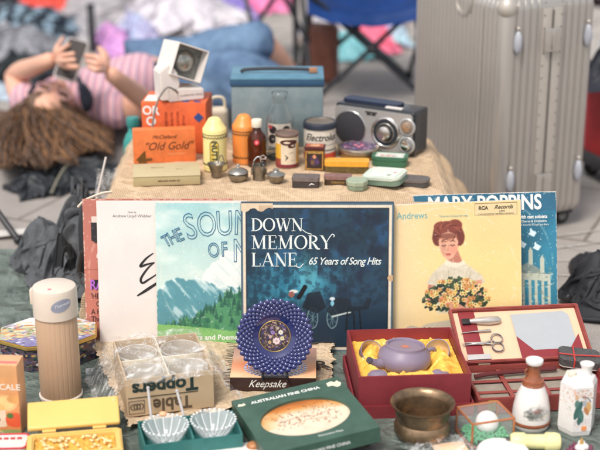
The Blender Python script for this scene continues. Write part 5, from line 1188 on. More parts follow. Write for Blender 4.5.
bm=BM(); tube(bm,[(-.126,.052,.005),(-.084,.050,.005),(-.066,.046,.005)],.002,8,ML,radii=[.0007,.0028,.002]); tube(bm,[(-.126,.046,.005),(-.084,.048,.005),(-.066,.054,.005)],.002,8,ML,radii=[.0007,.0028,.002])
torus(bm,(-.052,.060,.0052),.0115,.0016,ML@T(0,0,0),28,6); torus(bm,(-.054,.038,.0052),.0115,.0016,ML,28,6); obj('scissors',bm,CHROME,L_)
bm=BM(); box(bm,(-.098,.014,.006),(.048,.013,.003),.001,ML@T(0,0,0)); obj('nail_clipper',bm,mat('clipper_white',(220,214,212),.2,metal=.4),L_)
# tray contents
LB2=lambda name,c_,s_,m,bev=.0008:(lambda bm:(box(bm,c_,s_,bev),obj(name,bm,m,t))[1])(BM())
LB2('tray_floor',(0,0,.0125),(kw-.014,kd-.014,.012),LEAD)
GP=mat('pad_grey',(150,138,124),.7,var=.2,scale=60)
for x_,w2 in ((-.100,.062),(-.028,.062),(.046,.066)):
    for y_,d2 in ((.040,.044),(-.008,.036),(-.048,.030)): LB2('pad',(x_,y_,.0205),(w2,d2,.004),GP)
for y_ in (-.0295,.017): LB2('strap',(-.020,y_,.0245),(kw-.060,.009,.002),LEA)
for x_ in (-.0645,.0075): LB2('strap',(x_,0,.0262),(.009,kd-.016,.0012),LEA)
bm=BM(); tube(bm,bezier([(-.120,.030,.030),(-.09,.034,.032),(-.02,.040,.032),(.05,.046,.031)],8),.0045,8); obj('handle_tool',bm,mat('leather_dk',(96,34,36),.4),t)
bm=BM(); box(bm,(-.110,-kd/2-.0022,.020),(.019,.003,.022),.001); box(bm,(-.110,-kd/2-.0045,.024),(.010,.003,.008),.001); obj('clasp',bm,mat('brass_clasp',(204,172,100),.3,metal=.8),t)
for x_ in (-.09,.09):
    bm=BM(); tube(bm,[(x_-.012,kd/2+.0005,kh+.001),(x_+.012,kd/2+.0005,kh+.001)],.0025,8); obj('hinge',bm,TIN,t)
# dark tin with red band on it
c=W(580,362,.045); t=thing('banded_case','small black patterned case with a red rubber band, lying on the grooming case','case',(c.x-.001,c.y+.008,.044),-8,rot=(R(6),R(5),R(-6)))
bm=BM(); prism(bm,rrect(.082,.055,.008),.014,None,.002); obj('case_body',bm,mat('case_black',(50,48,50),.4,var=.6,scale=160,var2=(90,88,86)),t)
bm=BM(); prism(bm,rrect(.080,.053,.008),.003,T(0,0,-.0034),.001); obj('case_edge',bm,mat('case_cream',(214,206,196),.5),t)
bm=BM(); tube(bm,[(-.012,-.0290,.0),(-.012,-.0290,.0155),(-.012,.0290,.0155),(-.012,.0290,.0)],.0018,6); tube(bm,[(-.042,-.006,.0155),(-.012,-.008,.0165),(.042,.002,.0155)],.0016,6); obj('rubber_band',bm,mat('rubber_red',(190,60,56),.5),t)

# sake bottle
c=W(533,437); t=thing('sake_bottle','white ceramic sake bottle with brown neck, brown base band and grey painting','bottle',(c.x,c.y+.032,.006),0)
POR=mat('porcelain',(228,222,218),.14,var=.03,coat=.5); BRG=mat('glaze_brown',(150,84,52),.25,var=.3,scale=60,coat=.4)
bm=BM(); lathe(bm,[(.030,0),(.0335,.003),(.0355,.010),(.036,.022),(.034,.044),(.029,.066),(.0215,.084),(.0185,.090)],64); obj('bottle_body',bm,POR,t)
bm=BM(); lathe(bm,[(.0364,.012),(.0368,.0125),(.0368,.0185),(.0364,.019)],64,cap=False); obj('base_band',bm,BRG,t)
bm=BM(); lathe(bm,[(.0205,.0875),(.0192,.090),(.0190,.096),(.0165,.097)],48,cap=False); torus(bm,(0,0,.0875),.0195,.0014); lathe(bm,[(.0165,.0965),(.0130,.104),(.0112,.116),(.0118,.126),(.0125,.1285)],48); obj('neck',bm,BRG,t)
bm=BM(); lathe(bm,[(.0125,.1288),(.0150,.1295),(.0165,.133),(.0158,.137),(.0130,.1375),(.0115,.134),(.0001,.132)],48); obj('lip',bm,POR,t)
bm=BM(); tube(bm,bezier([(-.0128,-.004,.120),(-.0165,-.004,.116),(-.0160,-.004,.110),(-.0128,-.004,.108)],5),.0016,6); obj('loop',bm,BRG,t)
cv=Cv(90,60,(226,220,216)); nn=vnoise(60,90,9,9,4); X,Y=cv.X,cv.Y
cv.put(np.clip(1.3-np.hypot((X-.45)/.42,(Y-.40)/.36)+(nn-.5)*1.2,0,1),(110,112,110),.9); cv.put(np.clip(1.0-np.hypot((X-.45)/.3,(Y-.55)/.16)+(nn-.5),0,1),(130,78,70),.8); cv.put(np.clip(1.0-np.hypot((X-.25)/.14,(Y-.40)/.4)+(nn-.5),0,1),(60,66,66),.8); cv.put(np.clip(1.0-np.hypot((X-.8)/.2,(Y-.2)/.12)+(nn-.5)*.6,0,1),(210,200,160),.7)
def bp_(u,v):
    z=.028+.034*v; r_=np.interp(z,[.022,.044,.066],[.0364,.0345,.0295]); a=(u-.40)*1.5; return (r_*math.sin(a),-r_*math.cos(a),z)
painted('painting',cv,bp_,t,PRINTG)

# hexagonal vase
c=W(578,438,.006); t=thing('hexagonal_bottle','tall six-sided white porcelain bottle painted with a bird and flowers','bottle',(c.x,c.y+.026,.006),8)
bm=BM(); lathe(bm,[(.028,0),(.0325,.006),(.0345,.014),(.0345,.104),(.030,.114),(.020,.119),(.0001,.121)],6); obj('bottle_body',bm,POR,t,angle=20)
bm=BM(); lathe(bm,[(.0105,.112),(.0095,.122),(.0100,.130),(.0125,.135),(.0130,.138),(.011,.1385),(.009,.134),(.0001,.132)],36,T(.013,0,0)); obj('neck',bm,POR,t)
bm=BM(); sphere(bm,(-.016,-.004,.119),.0065,16,12,(1.2,1,.9)); sphere(bm,(-.012,-.006,.123),.004,12,8); obj('stopper',bm,mat('porcelain_cream',(222,206,184),.3,var=.2,scale=200),t)
HX=[(.0352*math.cos(R(60*k)),.0352*math.sin(R(60*k))) for k in range(6)]
cv=Cv(180,150,(228,222,218)); X,Y=cv.X,cv.Y
def bird(cx,k=1.0):
    E_=lambda dx,y,rx,ry,c,rot=0: cv.ell(cx+dx*k,.5+(y-.5)*k,rx*k,ry*k,c,.92,rot=rot)
    for q in range(40): cv.ell(cx-.20+.40*rng.random(),.74+.22*rng.random(),.010+.010*rng.random(),.012+.012*rng.random(),rng.choice([(224,150,124),(206,120,96),(240,196,176),(196,150,150),(214,180,130)]),.8,rot=rng.random()*90)
    for q in range(10): cv.line([(cx-.14+.03*q,.30),(cx-.15+.03*q+.03*rng.random(),.06+.14*rng.random())],.004,(176,140,140))
    E_(-.07,.50,.045,.17,(50,92,88),-14); E_(-.03,.40,.045,.13,(66,110,102),10); E_(-.09,.62,.035,.07,(84,120,112)); E_(-.045,.30,.03,.07,(58,98,92)); E_(.07,.55,.045,.10,(208,158,92)); E_(.05,.48,.03,.08,(186,120,70),20); E_(.02,.62,.03,.06,(170,172,182))
    cv.line([(cx-.02,.80),(cx+.07,.78),(cx+.13,.68)],.018,(64,70,76)); cv.line([(cx-.02,.77),(cx+.06,.73)],.010,(150,150,156))
    E_(-.10,.74,.025,.05,(220,170,130))
for q in range(90): cv.ell(rng.random(),.30+.66*rng.random()**.6,.008+.008*rng.random(),.010+.010*rng.random(),rng.choice([(206,120,96),(110,134,112),(224,170,140),(196,150,150)]),.7,rot=rng.random()*90)
bird(.50,1.25); cv.blur(1); cv.mottle(.05,8,2)
def hx(u,v):
    k=3.0+u*3.0; i=int(k)%6; f_=k-int(k); 
    if u>=1: i,f_=5,1.0
    a=HX[i]; b=HX[(i+1)%6]; return (a[0]+(b[0]-a[0])*f_, a[1]+(b[1]-a[1])*f_, .015+.088*v)
painted('painting',cv,hx,t,PRINTG,nu=181)
bm=BM(); box(bm,(.004,-.0312,.022),(.009,.0008,.009),.0003); obj('price_sticker',bm,mat('sticker_orange',(244,150,80),.5),t,False)

# yellow roll
c=W(535,442,.02); t=thing('yellow_roller','pale yellow waisted plastic cylinder lying on its side before the sake bottle','plastic roller',(c.x,c.y,.0205),-2)
MR=RY(90); bm=BM(); lathe(bm,[(.006,-.046),(.013,-.044),(.0165,-.038),(.0165,-.020),(.0135,-.016),(.0135,.002),(.0135,.016),(.0175,.020),(.0180,.036),(.0150,.044),(.006,.047)],40,MR); obj('roller_body',bm,mat('plastic_lemon',(232,222,158),.4,var=.05),t)
bm=BM(); lathe(bm,[(.0001,-.052),(.008,-.052),(.0085,-.047),(.0085,-.0455)],24,MR,cap=False); obj('end_knob',bm,mat('knob_dark',(70,68,70),.5),t)
# lemon coloured cork & white paper
c=W(500,447,.012); bm=BM(); lathe(bm,[(.030,0),(.046,.004),(.048,.012),(.044,.017),(.020,.021),(.0001,.0215)],48,mod=lambda a,z,r:1+.03*math.cos(3*a)); o=obj('white_soap_dish',bm,mat('ceramic_white',(230,224,222),.3)); o.location=(c.x,c.y-.030,.006); tag(o,'smooth white ceramic lump at the bottom edge, right of the plastic bag','ceramic')
# ornament
c=W(581,454,.012); t=thing('ornament','small berry red ornament with white blobs and a gold tip at bottom right','ornament',(c.x-.001,c.y-.002,.006),0)
bm=BM(); lathe(bm,[(.014,0),(.022,.003),(.0255,.010),(.020,.015),(.008,.018)],48,mod=lambda a,z,r:1+.10*math.cos(9*a)); 
for k in range(30):
    a=k*2.4; r_=.022*(k/30)**.5; sphere(bm,(r_*math.cos(a),r_*math.sin(a),.016),.0042,8,6)
obj('cluster',bm,mat('berry',(120,50,80),.3,var=.4,scale=100),t)
bm=BM(); 
for x_,y_,z_ in ((-.005,-.003,.021),(.006,-.002,.022),(.001,.004,.026),(0,-.006,.022)): sphere(bm,(x_,y_,z_),.0072,14,10)
obj('white_blob',bm,POR,t); bm=BM(); lathe(bm,[(.004,.028),(.003,.034),(.0008,.040)],12); obj('tip',bm,mat('gold_tip',(220,170,90),.3,metal=.6),t)

# plastic bag with orange bits
c=W(440,444,.01)
bm=BM(); nx,ny=60,40; G=[]
for j in range(ny):
    G.append([bm.verts.new((-.062+.124*i/(nx-1)+.006*fn(i*.2,j*.2,2),-.034+.068*j/(ny-1)+.005*fn(i*.2,j*.2,6),.014*math.sin(PI*min(1,max(0,i/(nx-1))))*math.sin(PI*j/(ny-1))+.012*abs(fn(i*.12,j*.12,3))+.001)) for i in range(nx)])
for j in range(ny-1):
    for i in range(nx-1): bm.faces.new((G[j][i],G[j][i+1],G[j+1][i+1],G[j+1][i]))
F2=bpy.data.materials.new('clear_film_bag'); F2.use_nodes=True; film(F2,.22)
t=thing('plastic_bag','crumpled clear plastic bag with a pale card and orange pieces, before the brass bowl','plastic bag',(c.x,c.y-.012,.008),12)
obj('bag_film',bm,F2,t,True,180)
bm=BM(); box(bm,(.014,-.010,.005),(.060,.034,.003),.001); obj('card_insert',bm,mat('card_peachpale',(240,200,160),.5,var=.2,scale=40),t)
bm=BM(); sphere(bm,(-.016,.012,.009),.006,12,8,(1.4,.8,.6)); sphere(bm,(.004,.016,.009),.006,12,8,(1.4,.8,.6)); obj('orange_piece',bm,mat('bead_orange2',(232,120,70),.4),t)

# crumpled beige cloth behind the red box
def crumple(name,label,cat,x,y,rx,ry,h,m,seed,yaw=0,z=0,amp=.35,freq=3.0,n=70,group=None,noedge=.25,parent=None,folds=1.0):
    bm=BM(); rings=int(n*.6); V=[]
    for j in range(rings+1):
        q=j/rings; row=[]
        for i in range(n):
            a=2*PI*i/n; out=1+noedge*fn(math.cos(a)*1.3+seed,math.sin(a)*1.3,seed*.7)
            X_=q*out*math.cos(a); Y_=q*out*math.sin(a)
            nz=fn(X_*freq+seed*3,Y_*freq,seed); rg_=1-abs(fn(X_*freq*.8+seed,Y_*freq*.8+4,seed+5))*2.2
            zz=h*max(0,(1-q**2.4))**.6*(.55+amp*nz+.35*folds*rg_+.10*fn(X_*freq*4+seed,Y_*freq*4,seed+9))
            row.append(bm.verts.new((X_*rx,Y_*ry,max(.002,zz)+ (0 if j<rings else -.002))))
            if j==0: break
        V.append(row)
    for i in range(n): bm.faces.new((V[0][0],V[1][i],V[1][(i+1)%n]))
    for j in range(1,rings):
        for i in range(n): k=(i+1)%n; bm.faces.new((V[j][i],V[j+1][i],V[j+1][k],V[j][k]))
    o=obj(name,bm,m,parent,True,180); o.location=(x,y,z); o.rotation_euler=(0,0,R(yaw)); 
    if label: tag(o,label,cat,group)
    return o
c=W(422,338,.02); clothpile('crumpled_cloth','crumpled taupe cloth bunched behind the deep red gift box','cloth',c.x,c.y-.010,.070,.050,.060,mat('cloth_taupe',(158,144,128),.9,var=.12,scale=30,bump=.2),2)
#%%PART3
# ================================================================= SUITCASE
N0=Vector((.505,3.19,0)); YS2=26.7
ALU=mat('suitcase_shell',(182,176,170),.30,metal=.55,var=.05,scale=6); ALUL=mat('suitcase_trim',(192,184,174),.42,metal=.4,var=.06)
t=thing('suitcase','tall silver-beige ribbed metal suitcase standing upright behind the radio','suitcase',(N0.x,N0.y,0),YS2)
BW,BL,BH,BZ=.288,.43,.582,.045     # narrow side (local x), broad side (local y), height, base
def ribbed():
    r=.026; pts=[]
    def seg(a,b,nrm,ribs,flat0=None,flat1=None):
        L=(Vector(b)-Vector(a)).length; n=int(ribs*8)
        for k in range(n):
            f=k/n; p=Vector(a).lerp(Vector(b),f); s=f*ribs; ph=s-math.floor(s); dpt=-.0046*(1 if .34<ph<.66 else (0 if ph<.26 or ph>.74 else .5))
            if flat0 is not None and flat0<f<flat1: dpt=0
            pts.append(p+Vector(nrm)*dpt)
    def arc(cx,cy,a0):
        for k in range(7): a=R(a0+15*k); pts.append(Vector((cx+r*math.cos(a),cy+r*math.sin(a))))
    seg((r,0),(BW-r,0),(0,-1),11,.36,.64); arc(BW-r,r,-90); seg((BW,r),(BW,BL-r),(1,0),20); arc(BW-r,BL-r,0); seg((BW-r,BL),(r,BL),(0,1),11); arc(r,BL-r,90); seg((0,BL-r),(0,r),(-1,0),20); arc(r,r,180)
    bm=BM(); cxm,cym=BW/2,BL/2; levels=[(BZ,.90,.93),(BZ+.004,.94,.96),(BZ+.014,.985,.99),(BZ+.028,1,1),(BZ+BH-.028,1,1),(BZ+BH-.014,.985,.99),(BZ+BH-.004,.94,.96),(BZ+BH,.90,.93)]
    lv=[[bm.verts.new((cxm+(p.x-cxm)*sx_,cym+(p.y-cym)*sy_,z)) for p in pts] for z,sx_,sy_ in levels]
    n=len(pts)
    for i in range(len(lv)-1):
        for k in range(n): j=(k+1)%n; bm.faces.new((lv[i][k],lv[i][j],lv[i+1][j],lv[i+1][k]))
    bm.faces.new(lv[0][::-1]); bm.faces.new(lv[-1]); return bm
obj('shell',ribbed(),ALU,t,True,28)
bm=BM()
for x_,w2,dz in ((BW/2-.016,.026,0),(BW/2+.016,.026,0)): box(bm,(x_,-.0022,BZ+BH/2),(w2,.006,BH-.05),.001)
cs_=obj('centre_rail',bm,ALUL,t)
bm=BM()
for k in range(17):
    for x_ in (BW/2-.026,BW/2+.026): sphere(bm,(x_,-.0054,BZ+.06+k*.032),.0026,8,6,(1,.5,1))
obj('rivet',bm,mat('rivet',(140,134,126),.3,metal=.8),cs_)['kind']='stuff'
bm=BM(); box(bm,(BW/2,-.0058,BZ+BH/2),(.004,.003,BH-.06),.0006); obj('closing_seam',bm,mat('seam_grey',(104,98,94),.5),cs_)
for zz in (BZ+.095,BZ+BH-.105):
    bm=BM(); box(bm,(BW/2-.004,-.0105,zz),(.048,.009,.060),.003); box(bm,(BW/2-.004,-.0175,zz),(.006,.006,.050),.001); l_=obj('latch',bm,mat('latch_silver',(196,190,184),.22,metal=.7),t)
for x_,zz,ln in ((.040,BZ+.115,.058),(BW-.030,BZ+.115,.058),(.040,BZ+BH-.105,.058),(BW-.030,BZ+BH-.105,.058)):
    bm=BM(); sphere(bm,(x_,-.004,zz),.0125,20,14,(.85,1.0,2.4)); obj('bumper',bm,mat('bumper_grey',(166,168,176),.35),t)
    bm=BM(); sphere(bm,(x_,-.004,zz+.036),.005,10,8); obj('bumper_screw',bm,ALUL,t)
bm=BM(); sphere(bm,(.020,.020,BZ+BH-.020),.040,24,16,(.62,.62,.72)); obj('corner_guard',bm,ALUL,t)
bm=BM()
for y_ in (BL*.22,): box(bm,(-.0015,y_,BZ+BH/2),(.002,.0022,BH-.06))
for k in range(3): torus(bm,(0,0,0),.030+.004*k,.0010,T(-.0016,BL*.42,BZ+BH-.022)@RY(90))
bm_=bm; obj('side_seam',bm_,mat('seam_pale',(200,192,182),.4,metal=.3),t)
def wheel(parent,x,y,r=.024,w=.022,name='wheel'):
    bm=BM(); lathe(bm,[(r*.55,-w/2),(r*.9,-w/2),(r,-w*.3),(r,w*.3),(r*.9,w/2),(r*.55,w/2)],32,T(x,y,r)@RX(90)); k=obj(name,bm,mat('rubber_black',(26,26,28),.6),parent)
    bm=BM(); lathe(bm,[(.001,-w/2-.001),(r*.5,-w/2-.001),(r*.52,0),(r*.5,w/2+.001),(.001,w/2+.001)],24,T(x,y,r)@RX(90)); obj('hub',bm,mat('hub_grey',(120,118,118),.4),k); return k
for x_,y_ in ((.040,.045),(BW-.040,.045),(.040,BL-.045),(BW-.040,BL-.045)):
    wheel(t,x_,y_); bm=BM(); prism(bm,rrect(.052,.052,.01),.020,T(x_,y_,.034),.003); obj('wheel_housing',bm,mat('housing_black',(40,40,44),.5),t)

# red suitcase behind at right
t=thing('suitcase','bright red soft suitcase with black bag on it, at the right edge','suitcase',(.985,3.58,0),20)
RED=mat('nylon_red',(188,30,36),.6,var=.15,scale=20,bump=.2,bscale=300)
bm=BM(); box(bm,(.09,.13,.185),(.30,.22,.24),.03,seg=4); obj('suitcase_body',bm,RED,t)
bm=BM(); box(bm,(.09,.13,.066),(.31,.23,.045),.012); obj('base_frame',bm,mat('base_charcoal',(70,68,70),.5,var=.2),t)
for x_,y_ in ((-.02,.03),(.20,.03),(-.02,.23),(.20,.23)): wheel(t,x_,y_,.026,.024)
bm=BM(); tube(bm,bezier([(-.062,.02,.10),(-.075,.0,.18),(-.066,.01,.27),(-.05,.05,.30)],8),.007,8); obj('strap',bm,mat('strap_black',(28,28,32),.6),t)
c=Wy(600,140,3.6)
clothpile('shoulder_bag','black shoulder bag slumped on top of the red suitcase','bag',.965,3.72,.15,.12,.16,mat('nylon_black',(34,36,48),.6,var=.3,scale=20),3,z=.295)
clothpile('folded_towel','white and dark printed towel lying on the black bag','towel',1.01,3.80,.12,.08,.13,mat('towel_mono',(52,52,70),.8,var=.9,scale=14,var2=(210,206,206)),4,z=.38)
clothpile('lilac_cloth','lilac cloth heaped at the right edge above the black bag','cloth',1.09,4.15,.16,.14,.62,mat('cloth_lilac',(120,112,164),.8,var=.2,scale=10),3,z=0)

# black bag on right ground
c=W(600,322,.0); clothpile('black_jacket','black cloth jacket bundled on the pavement at the right edge','jacket',c.x+.045,c.y+.09,.125,.10,.135,mat('cloth_black',(36,38,44),.7,var=.25,scale=16,bump=.3,bscale=80),0,yaw=20,layers=2)
crumple('shoe','dark shoe resting on the pavement at the right edge above the black jacket','shoe',c.x+.045,c.y+.30,.055,.10,.055,mat('shoe_black',(32,32,36),.5),1.2,noedge=.05,folds=.3,amp=.1)

# ================================================================= LEFT MIDDLE
c=W(74,300)
DEN=mat('denim_grey',(88,90,94),.85,var=.3,scale=40,bump=.4,bscale=500,var2=(64,66,70))
t=thing('denim_jacket','crumpled grey denim jacket bundled against the left side of the draped box','jacket',(c.x-.003,c.y+.10,.006),0)
clothpile('jacket_body',None,None,.020,.035,.100,.165,.215,DEN,1,yaw=-14,parent=t,layers=1)
clothpile('collar',None,None,.030,.060,.065,.09,.255,DEN,4,yaw=40,parent=t)
clothpile('jacket_side',None,None,-.055,.03,.095,.150,.150,DEN,0,yaw=35,parent=t,layers=2)
clothpile('sleeve',None,None,.010,-.095,.070,.060,.075,DEN,5,yaw=10,parent=t)
clothpile('jacket_hollow',None,None,-.012,-.070,.045,.040,.150,mat('hollow_black',(22,22,24),.8),6,parent=t)  # black pile stands in for the dark hollow of the jacket opening
bm=BM(); tube(bm,bezier([(.045,.02,.21),(.030,-.02,.20),(.022,-.05,.16),(.028,-.075,.10),(.026,-.09,.03)],8),.0085,8); obj('collar_edge',bm,mat('denim_dark',(34,36,40),.8),t)
# clear plastic at corner
c=W(98,200,.22); t=thing('plastic_sheet','bunched clear plastic film sticking up at the left corner of the draped box','plastic film',(c.x-.004,c.y+.03,.006),0)
bm=BM(); G=[]
for j in range(30):
    G.append([bm.verts.new((.010+ (.040+.006*fn(j*.2,1))*math.cos(2*PI*i/40)*(1-.35*j/29)+.010*fn(i*.3,j*.15,3)+.018*j/29,.030*math.sin(2*PI*i/40)*(1-.3*j/29)+.010*fn(i*.3,j*.2,6),.02+.255*j/29+.014*fn(i*.25,2))) for i in range(40)])
for j in range(29):
    for i in range(40): k=(i+1)%40; bm.faces.new((G[j][i],G[j][k],G[j+1][k],G[j+1][i]))
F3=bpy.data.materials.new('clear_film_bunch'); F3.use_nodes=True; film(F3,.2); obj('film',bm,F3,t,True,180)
bm=BM(); tube(bm,[(-.004,-.032,.20),(.026,-.020,.315)],.0022,8); obj('tube_edge',bm,mat('plastic_white',(222,214,208)),t)
bm=BM(); P=[Wy(78,207,2.60),Wy(84,201,2.60),Wy(92,197,2.61),Wy(103,193,2.62),Wy(112,192,2.63)]; tube(bm,bezier(P,6),.0028,8); tag(obj('cotton_string',bm,mat('string',(214,200,180),.8)),'short pale cotton string dangling off the left front corner of the burlap','string')

# black puffy jacket
c=W(74,191); BJ=mat('jacket_black',(40,44,50),.45,var=.25,scale=14,bump=.3,bscale=40)
t=thing('black_jacket','black quilted jacket lying on the pavement beside the curly hair','jacket',(c.x-.005,c.y+.05,0),0)
clothpile('jacket_body',None,None,.03,.05,.19,.12,.075,BJ,1,parent=t,layers=2); clothpile('hood',None,None,-.10,-.045,.085,.09,.060,BJ,4,yaw=30,parent=t,layers=2)
bm=BM(); tube(bm,bezier([(-.20,-.035,.008),(-.18,-.05,.012),(-.13,-.07,.014)],6),.010,10); obj('drawcord',bm,BLKP,t); bm=BM(); tube(bm,bezier([(-.01,.02,.060),(-.02,-.03,.066),(-.035,-.08,.045),(-.05,-.11,.012)],8),.004,6); obj('zip',bm,mat('zip_grey',(120,116,100),.4),t)

# black pole with white foot at left edge
a=W(-8,212,.05); b_=W(18,240,.012); t=thing('tent_pole','black pole ending on a white strip at the left edge of the tarp','pole',(b_.x,b_.y,0),0)
bm=BM(); tube(bm,[tuple(Vector((b_.x-.16,b_.y+.14,.17))-Vector((b_.x,b_.y,0))),(0,0,.012)],.0085,12); obj('pole',bm,BLKP,t); bm=BM(); sphere(bm,(0,0,.012),.012,12,8); obj('foot',bm,BLKP,t)
bm=BM(); P=[W(-20,236),W(0,238),W(20,236),W(40,234),W(50,236)]; G=[]
for k,p in enumerate(P): G.append((p.x,p.y))
ribbon(bm,G,[.05,.05,.045,.04,.015],T(0,0,.012)); tag(obj('white_strip',bm,mat('webbing_white',(206,202,196),.6,var=.1)),'white folded edge strip lying along the back edge of the tarp at left','strip')

# teal bottle / blue-white bag behind
c=W(131,160,.0); 
t=thing('teal_bottle','teal plastic bottle lying half hidden behind the left edge of the draped box','bottle',(-.438,3.30,0),0)
bm=BM(); lathe(bm,[(.020,0),(.026,.004),(.027,.02),(.027,.24),(.018,.262),(.013,.268),(.013,.285)],32); obj('bottle_body',bm,mat('plastic_teal',(52,160,152),.3,var=.08,trans=.2),t); bm=BM(); lathe(bm,[(.016,.284),(.0165,.286),(.0165,.305),(.015,.307)],24); obj('cap',bm,mat('plastic_teal2',(40,130,126),.4),t)
t=thing('shopping_bag','cream bag standing behind, between the orange carton and the strongbox','bag',(-.212,3.27,0),0)
bm=BM(); box(bm,(0,0,.17),(.050,.05,.34),.012,seg=3); obj('bag_body',bm,mat('bag_cream',(222,208,184),.6,var=.1),t); bm=BM(); tube(bm,bezier([(-.018,0,.335),(-.014,0,.365),(.014,0,.365),(.018,0,.335)],6),.004,6); obj('handle',bm,mat('bag_cream'),t)

# ================================================================= PERSON
def skin(name, chains, m, parent, sub=2, crease=0):
    """chains: list of lists of (x,y,z,r); first point of later chains joins nearest existing vert"""
    bm=BM(); lay=bm.verts.layers.skin.verify(); vs=[]
    def near(p): 
        for v in vs:
            if (v.co-p).length<1e-4: return v
        return None
    for ci,ch in enumerate(chains):
        prev=None
        for q in ch:
            p=Vector(q[:3]); v=near(p)
            if v is None:
                v=bm.verts.new(p); vs.append(v); v[lay].radius=(q[3],q[4] if len(q)>4 else q[3])
            if prev is not None and prev is not v: bm.edges.new((prev,v))
            prev=v
    bm.verts.ensure_lookup_table(); vs[0][lay].use_root=True
    me=bpy.data.meshes.new(name); bm.to_mesh(me); bm.free(); me.materials.append(m)
    o=new_obj(name,me,parent); s=o.modifiers.new('s','SKIN'); s.use_smooth_shade=True; u=o.modifiers.new('u','SUBSURF'); u.levels=sub; u.render_levels=sub
    dg=bpy.context.evaluated_depsgraph_get(); dg.update(); me2=bpy.data.meshes.new_from_object(o.evaluated_get(dg)); o.modifiers.clear(); o.data=me2; o.data.name=name
    if not me2.materials: me2.materials.append(m)
    if crease:
        for v in me2.vertices:
            q=v.co*9; d_=mnoise.fractal(q,.9,2.1,4)*.5+(1-abs(mnoise.noise(Vector((q.x*1.3+q.z*2,q.y*2.2,q.z*1.5))))*2)*.35
            v.co=v.co+v.normal*crease*d_
    me2.polygons.foreach_set('use_smooth',[True]*len(me2.polygons)); return o
SKIN=mat('skin',(222,168,142),.5,var=.05,scale=12,sss=.1)
PO=W(60,110,0); base=Vector((PO.x,PO.y,0))
def L(px,py,z,r,r2=None):
    p=W(px,py,z)-base; return (p.x,p.y,z,r)+((r2,) if r2 else ())
t=thing('person','person lying down in pink striped shirt and jeans, holding up a phone','person',tuple(base),0)
hip=L(172,80,.13,.125,.10); 
pel=hip; belly=L(140,84,.145,.125,.105); chest=L(92,92,.135,.115,.09); neckb=L(68,97,.125,.055); neck=L(62,101,.125,.048)
head=L(50,110,.125,.078,.085); crown=L(42,119,.13,.066,.07)
sl=L(24,104,.12,.052); el=L(15,74,.18,.042); wl=L(45,62,.30,.026); hl_=L(56,58,.315,.028)
sr=L(112,112,.12,.052); er=L(150,104,.14,.042); wr=L(116,78,.29,.026); hr=L(106,70,.315,.028)
k1=L(258,40,.30,.062); a1=L(296,84,.07,.040); f1=L(318,92,.04,.03); k2=L(250,78,.20,.080); a2=L(298,100,.08,.05)
h1=(hip[0]-.02,hip[1]+.08,.13,.085); h2=(hip[0]+.05,hip[1]-.07,.12,.085)
body=skin('body',[[hip,belly,chest,neckb,neck,head,crown],[chest,sl,el,wl,hl_],[chest,sr,er,wr,hr],[hip,h1,k1,a1,f1],[hip,h2,k2,a2]],SKIN,t)
# fingers and thumbs on both hands closing on the phone
ph=(L(80,53,.36,0)); pc=Vector(ph[:3])
def finger(pts,r): return skin_f(pts,r)
fb=BM()
def fing(p0,p1,p2,r): tube(fb,bezier([p0,p1,p2],5),r,8,radii=[r*(1-.03*k) for k in range(11)]); sphere(fb,tuple(p2),r*.68,8,6)
HL=Vector(hl_[:3]); HR=Vector(hr[:3])
for k,(q,tip) in enumerate((((57,48),(63,38)),((60,51),(69,45)),((62,56),(73,54)),((62,61),(74,60)))):
    p1=Vector(L(q[0],q[1],.345,0)[:3]); p2=Vector(L(tip[0],tip[1],.352+.004*k,0)[:3]); st_v=HL+Vector((.006*k-.002,.012-.010*k,.004)); fing(st_v,p1,p2,.0105)
fing(HL+Vector((.01,-.02,0)),Vector(L(65,66,.315,0)[:3]),Vector(L(77,67,.320,0)[:3]),.0115)
for k,(q,tip) in enumerate((((103,55),(99,48)),((98,58),(86,56)),((97,64),(87,61)),((97,70),(89,67)))):
    p1=Vector(L(q[0],q[1],.35,0)[:3]); p2=Vector(L(tip[0],tip[1],.345,0)[:3]); st_v=HR+Vector((-.004,.014-.010*k,.004)); fing(st_v,p1,p2,.0105)
fing(HR+Vector((.0,.02,0)),Vector(L(106,56,.34,0)[:3]),Vector(L(101,49,.35,0)[:3]),.0115)
fo=obj('fingers',fb,SKIN,body,True,180)
# palms
# face
MF=Matrix.Translation(Vector(head[:3]))
fdir=Vector((.30,-.42,.86)).normalized()          # face normal (up, a little to camera)
udir=(Vector(crown[:3])-Vector(neck[:3])).normalized(); udir=(udir-fdir*udir.dot(fdir)).normalized(); sdir=udir.cross(fdir).normalized()
FMx=Matrix(((sdir.x,udir.x,fdir.x,head[0]),(sdir.y,udir.y,fdir.y,head[1]),(sdir.z,udir.z,fdir.z,head[2]),(0,0,0,1)))
bm=BM(); sphere(bm,(0,-.01,.012),.070,28,20,(.98,1.35,1.02),FMx); sphere(bm,(0,-.022,.082),.012,12,10,(.9,1.8,1.2),FMx); sphere(bm,(0,-.066,.058),.020,12,8,(1.1,.8,.9),FMx)
for s_ in (-1,1): sphere(bm,(s_*.030,.010,.072),.014,12,8,(1.2,.7,.6),FMx); sphere(bm,(s_*.066,-.005,.01),.018,10,8,(.4,1,.8),FMx)
hd=obj('face',bm,SKIN,body,True,180)
bm=BM()
for s_ in (-1,1): tube(bm,[tuple(FMx@Vector((s_*.030+.014*math.cos(a),.004+.006*math.sin(a),.080))) for a in np.linspace(PI,2*PI,8)],.0045,6); tube(bm,[tuple(FMx@Vector((s_*(.014+.034*k/5),.022+.006*math.sin(PI*k/5),.078-.006*k/5))) for k in range(6)],.0048,6)
obj('eyelash',bm,mat('lash',(60,40,34),.7),hd)
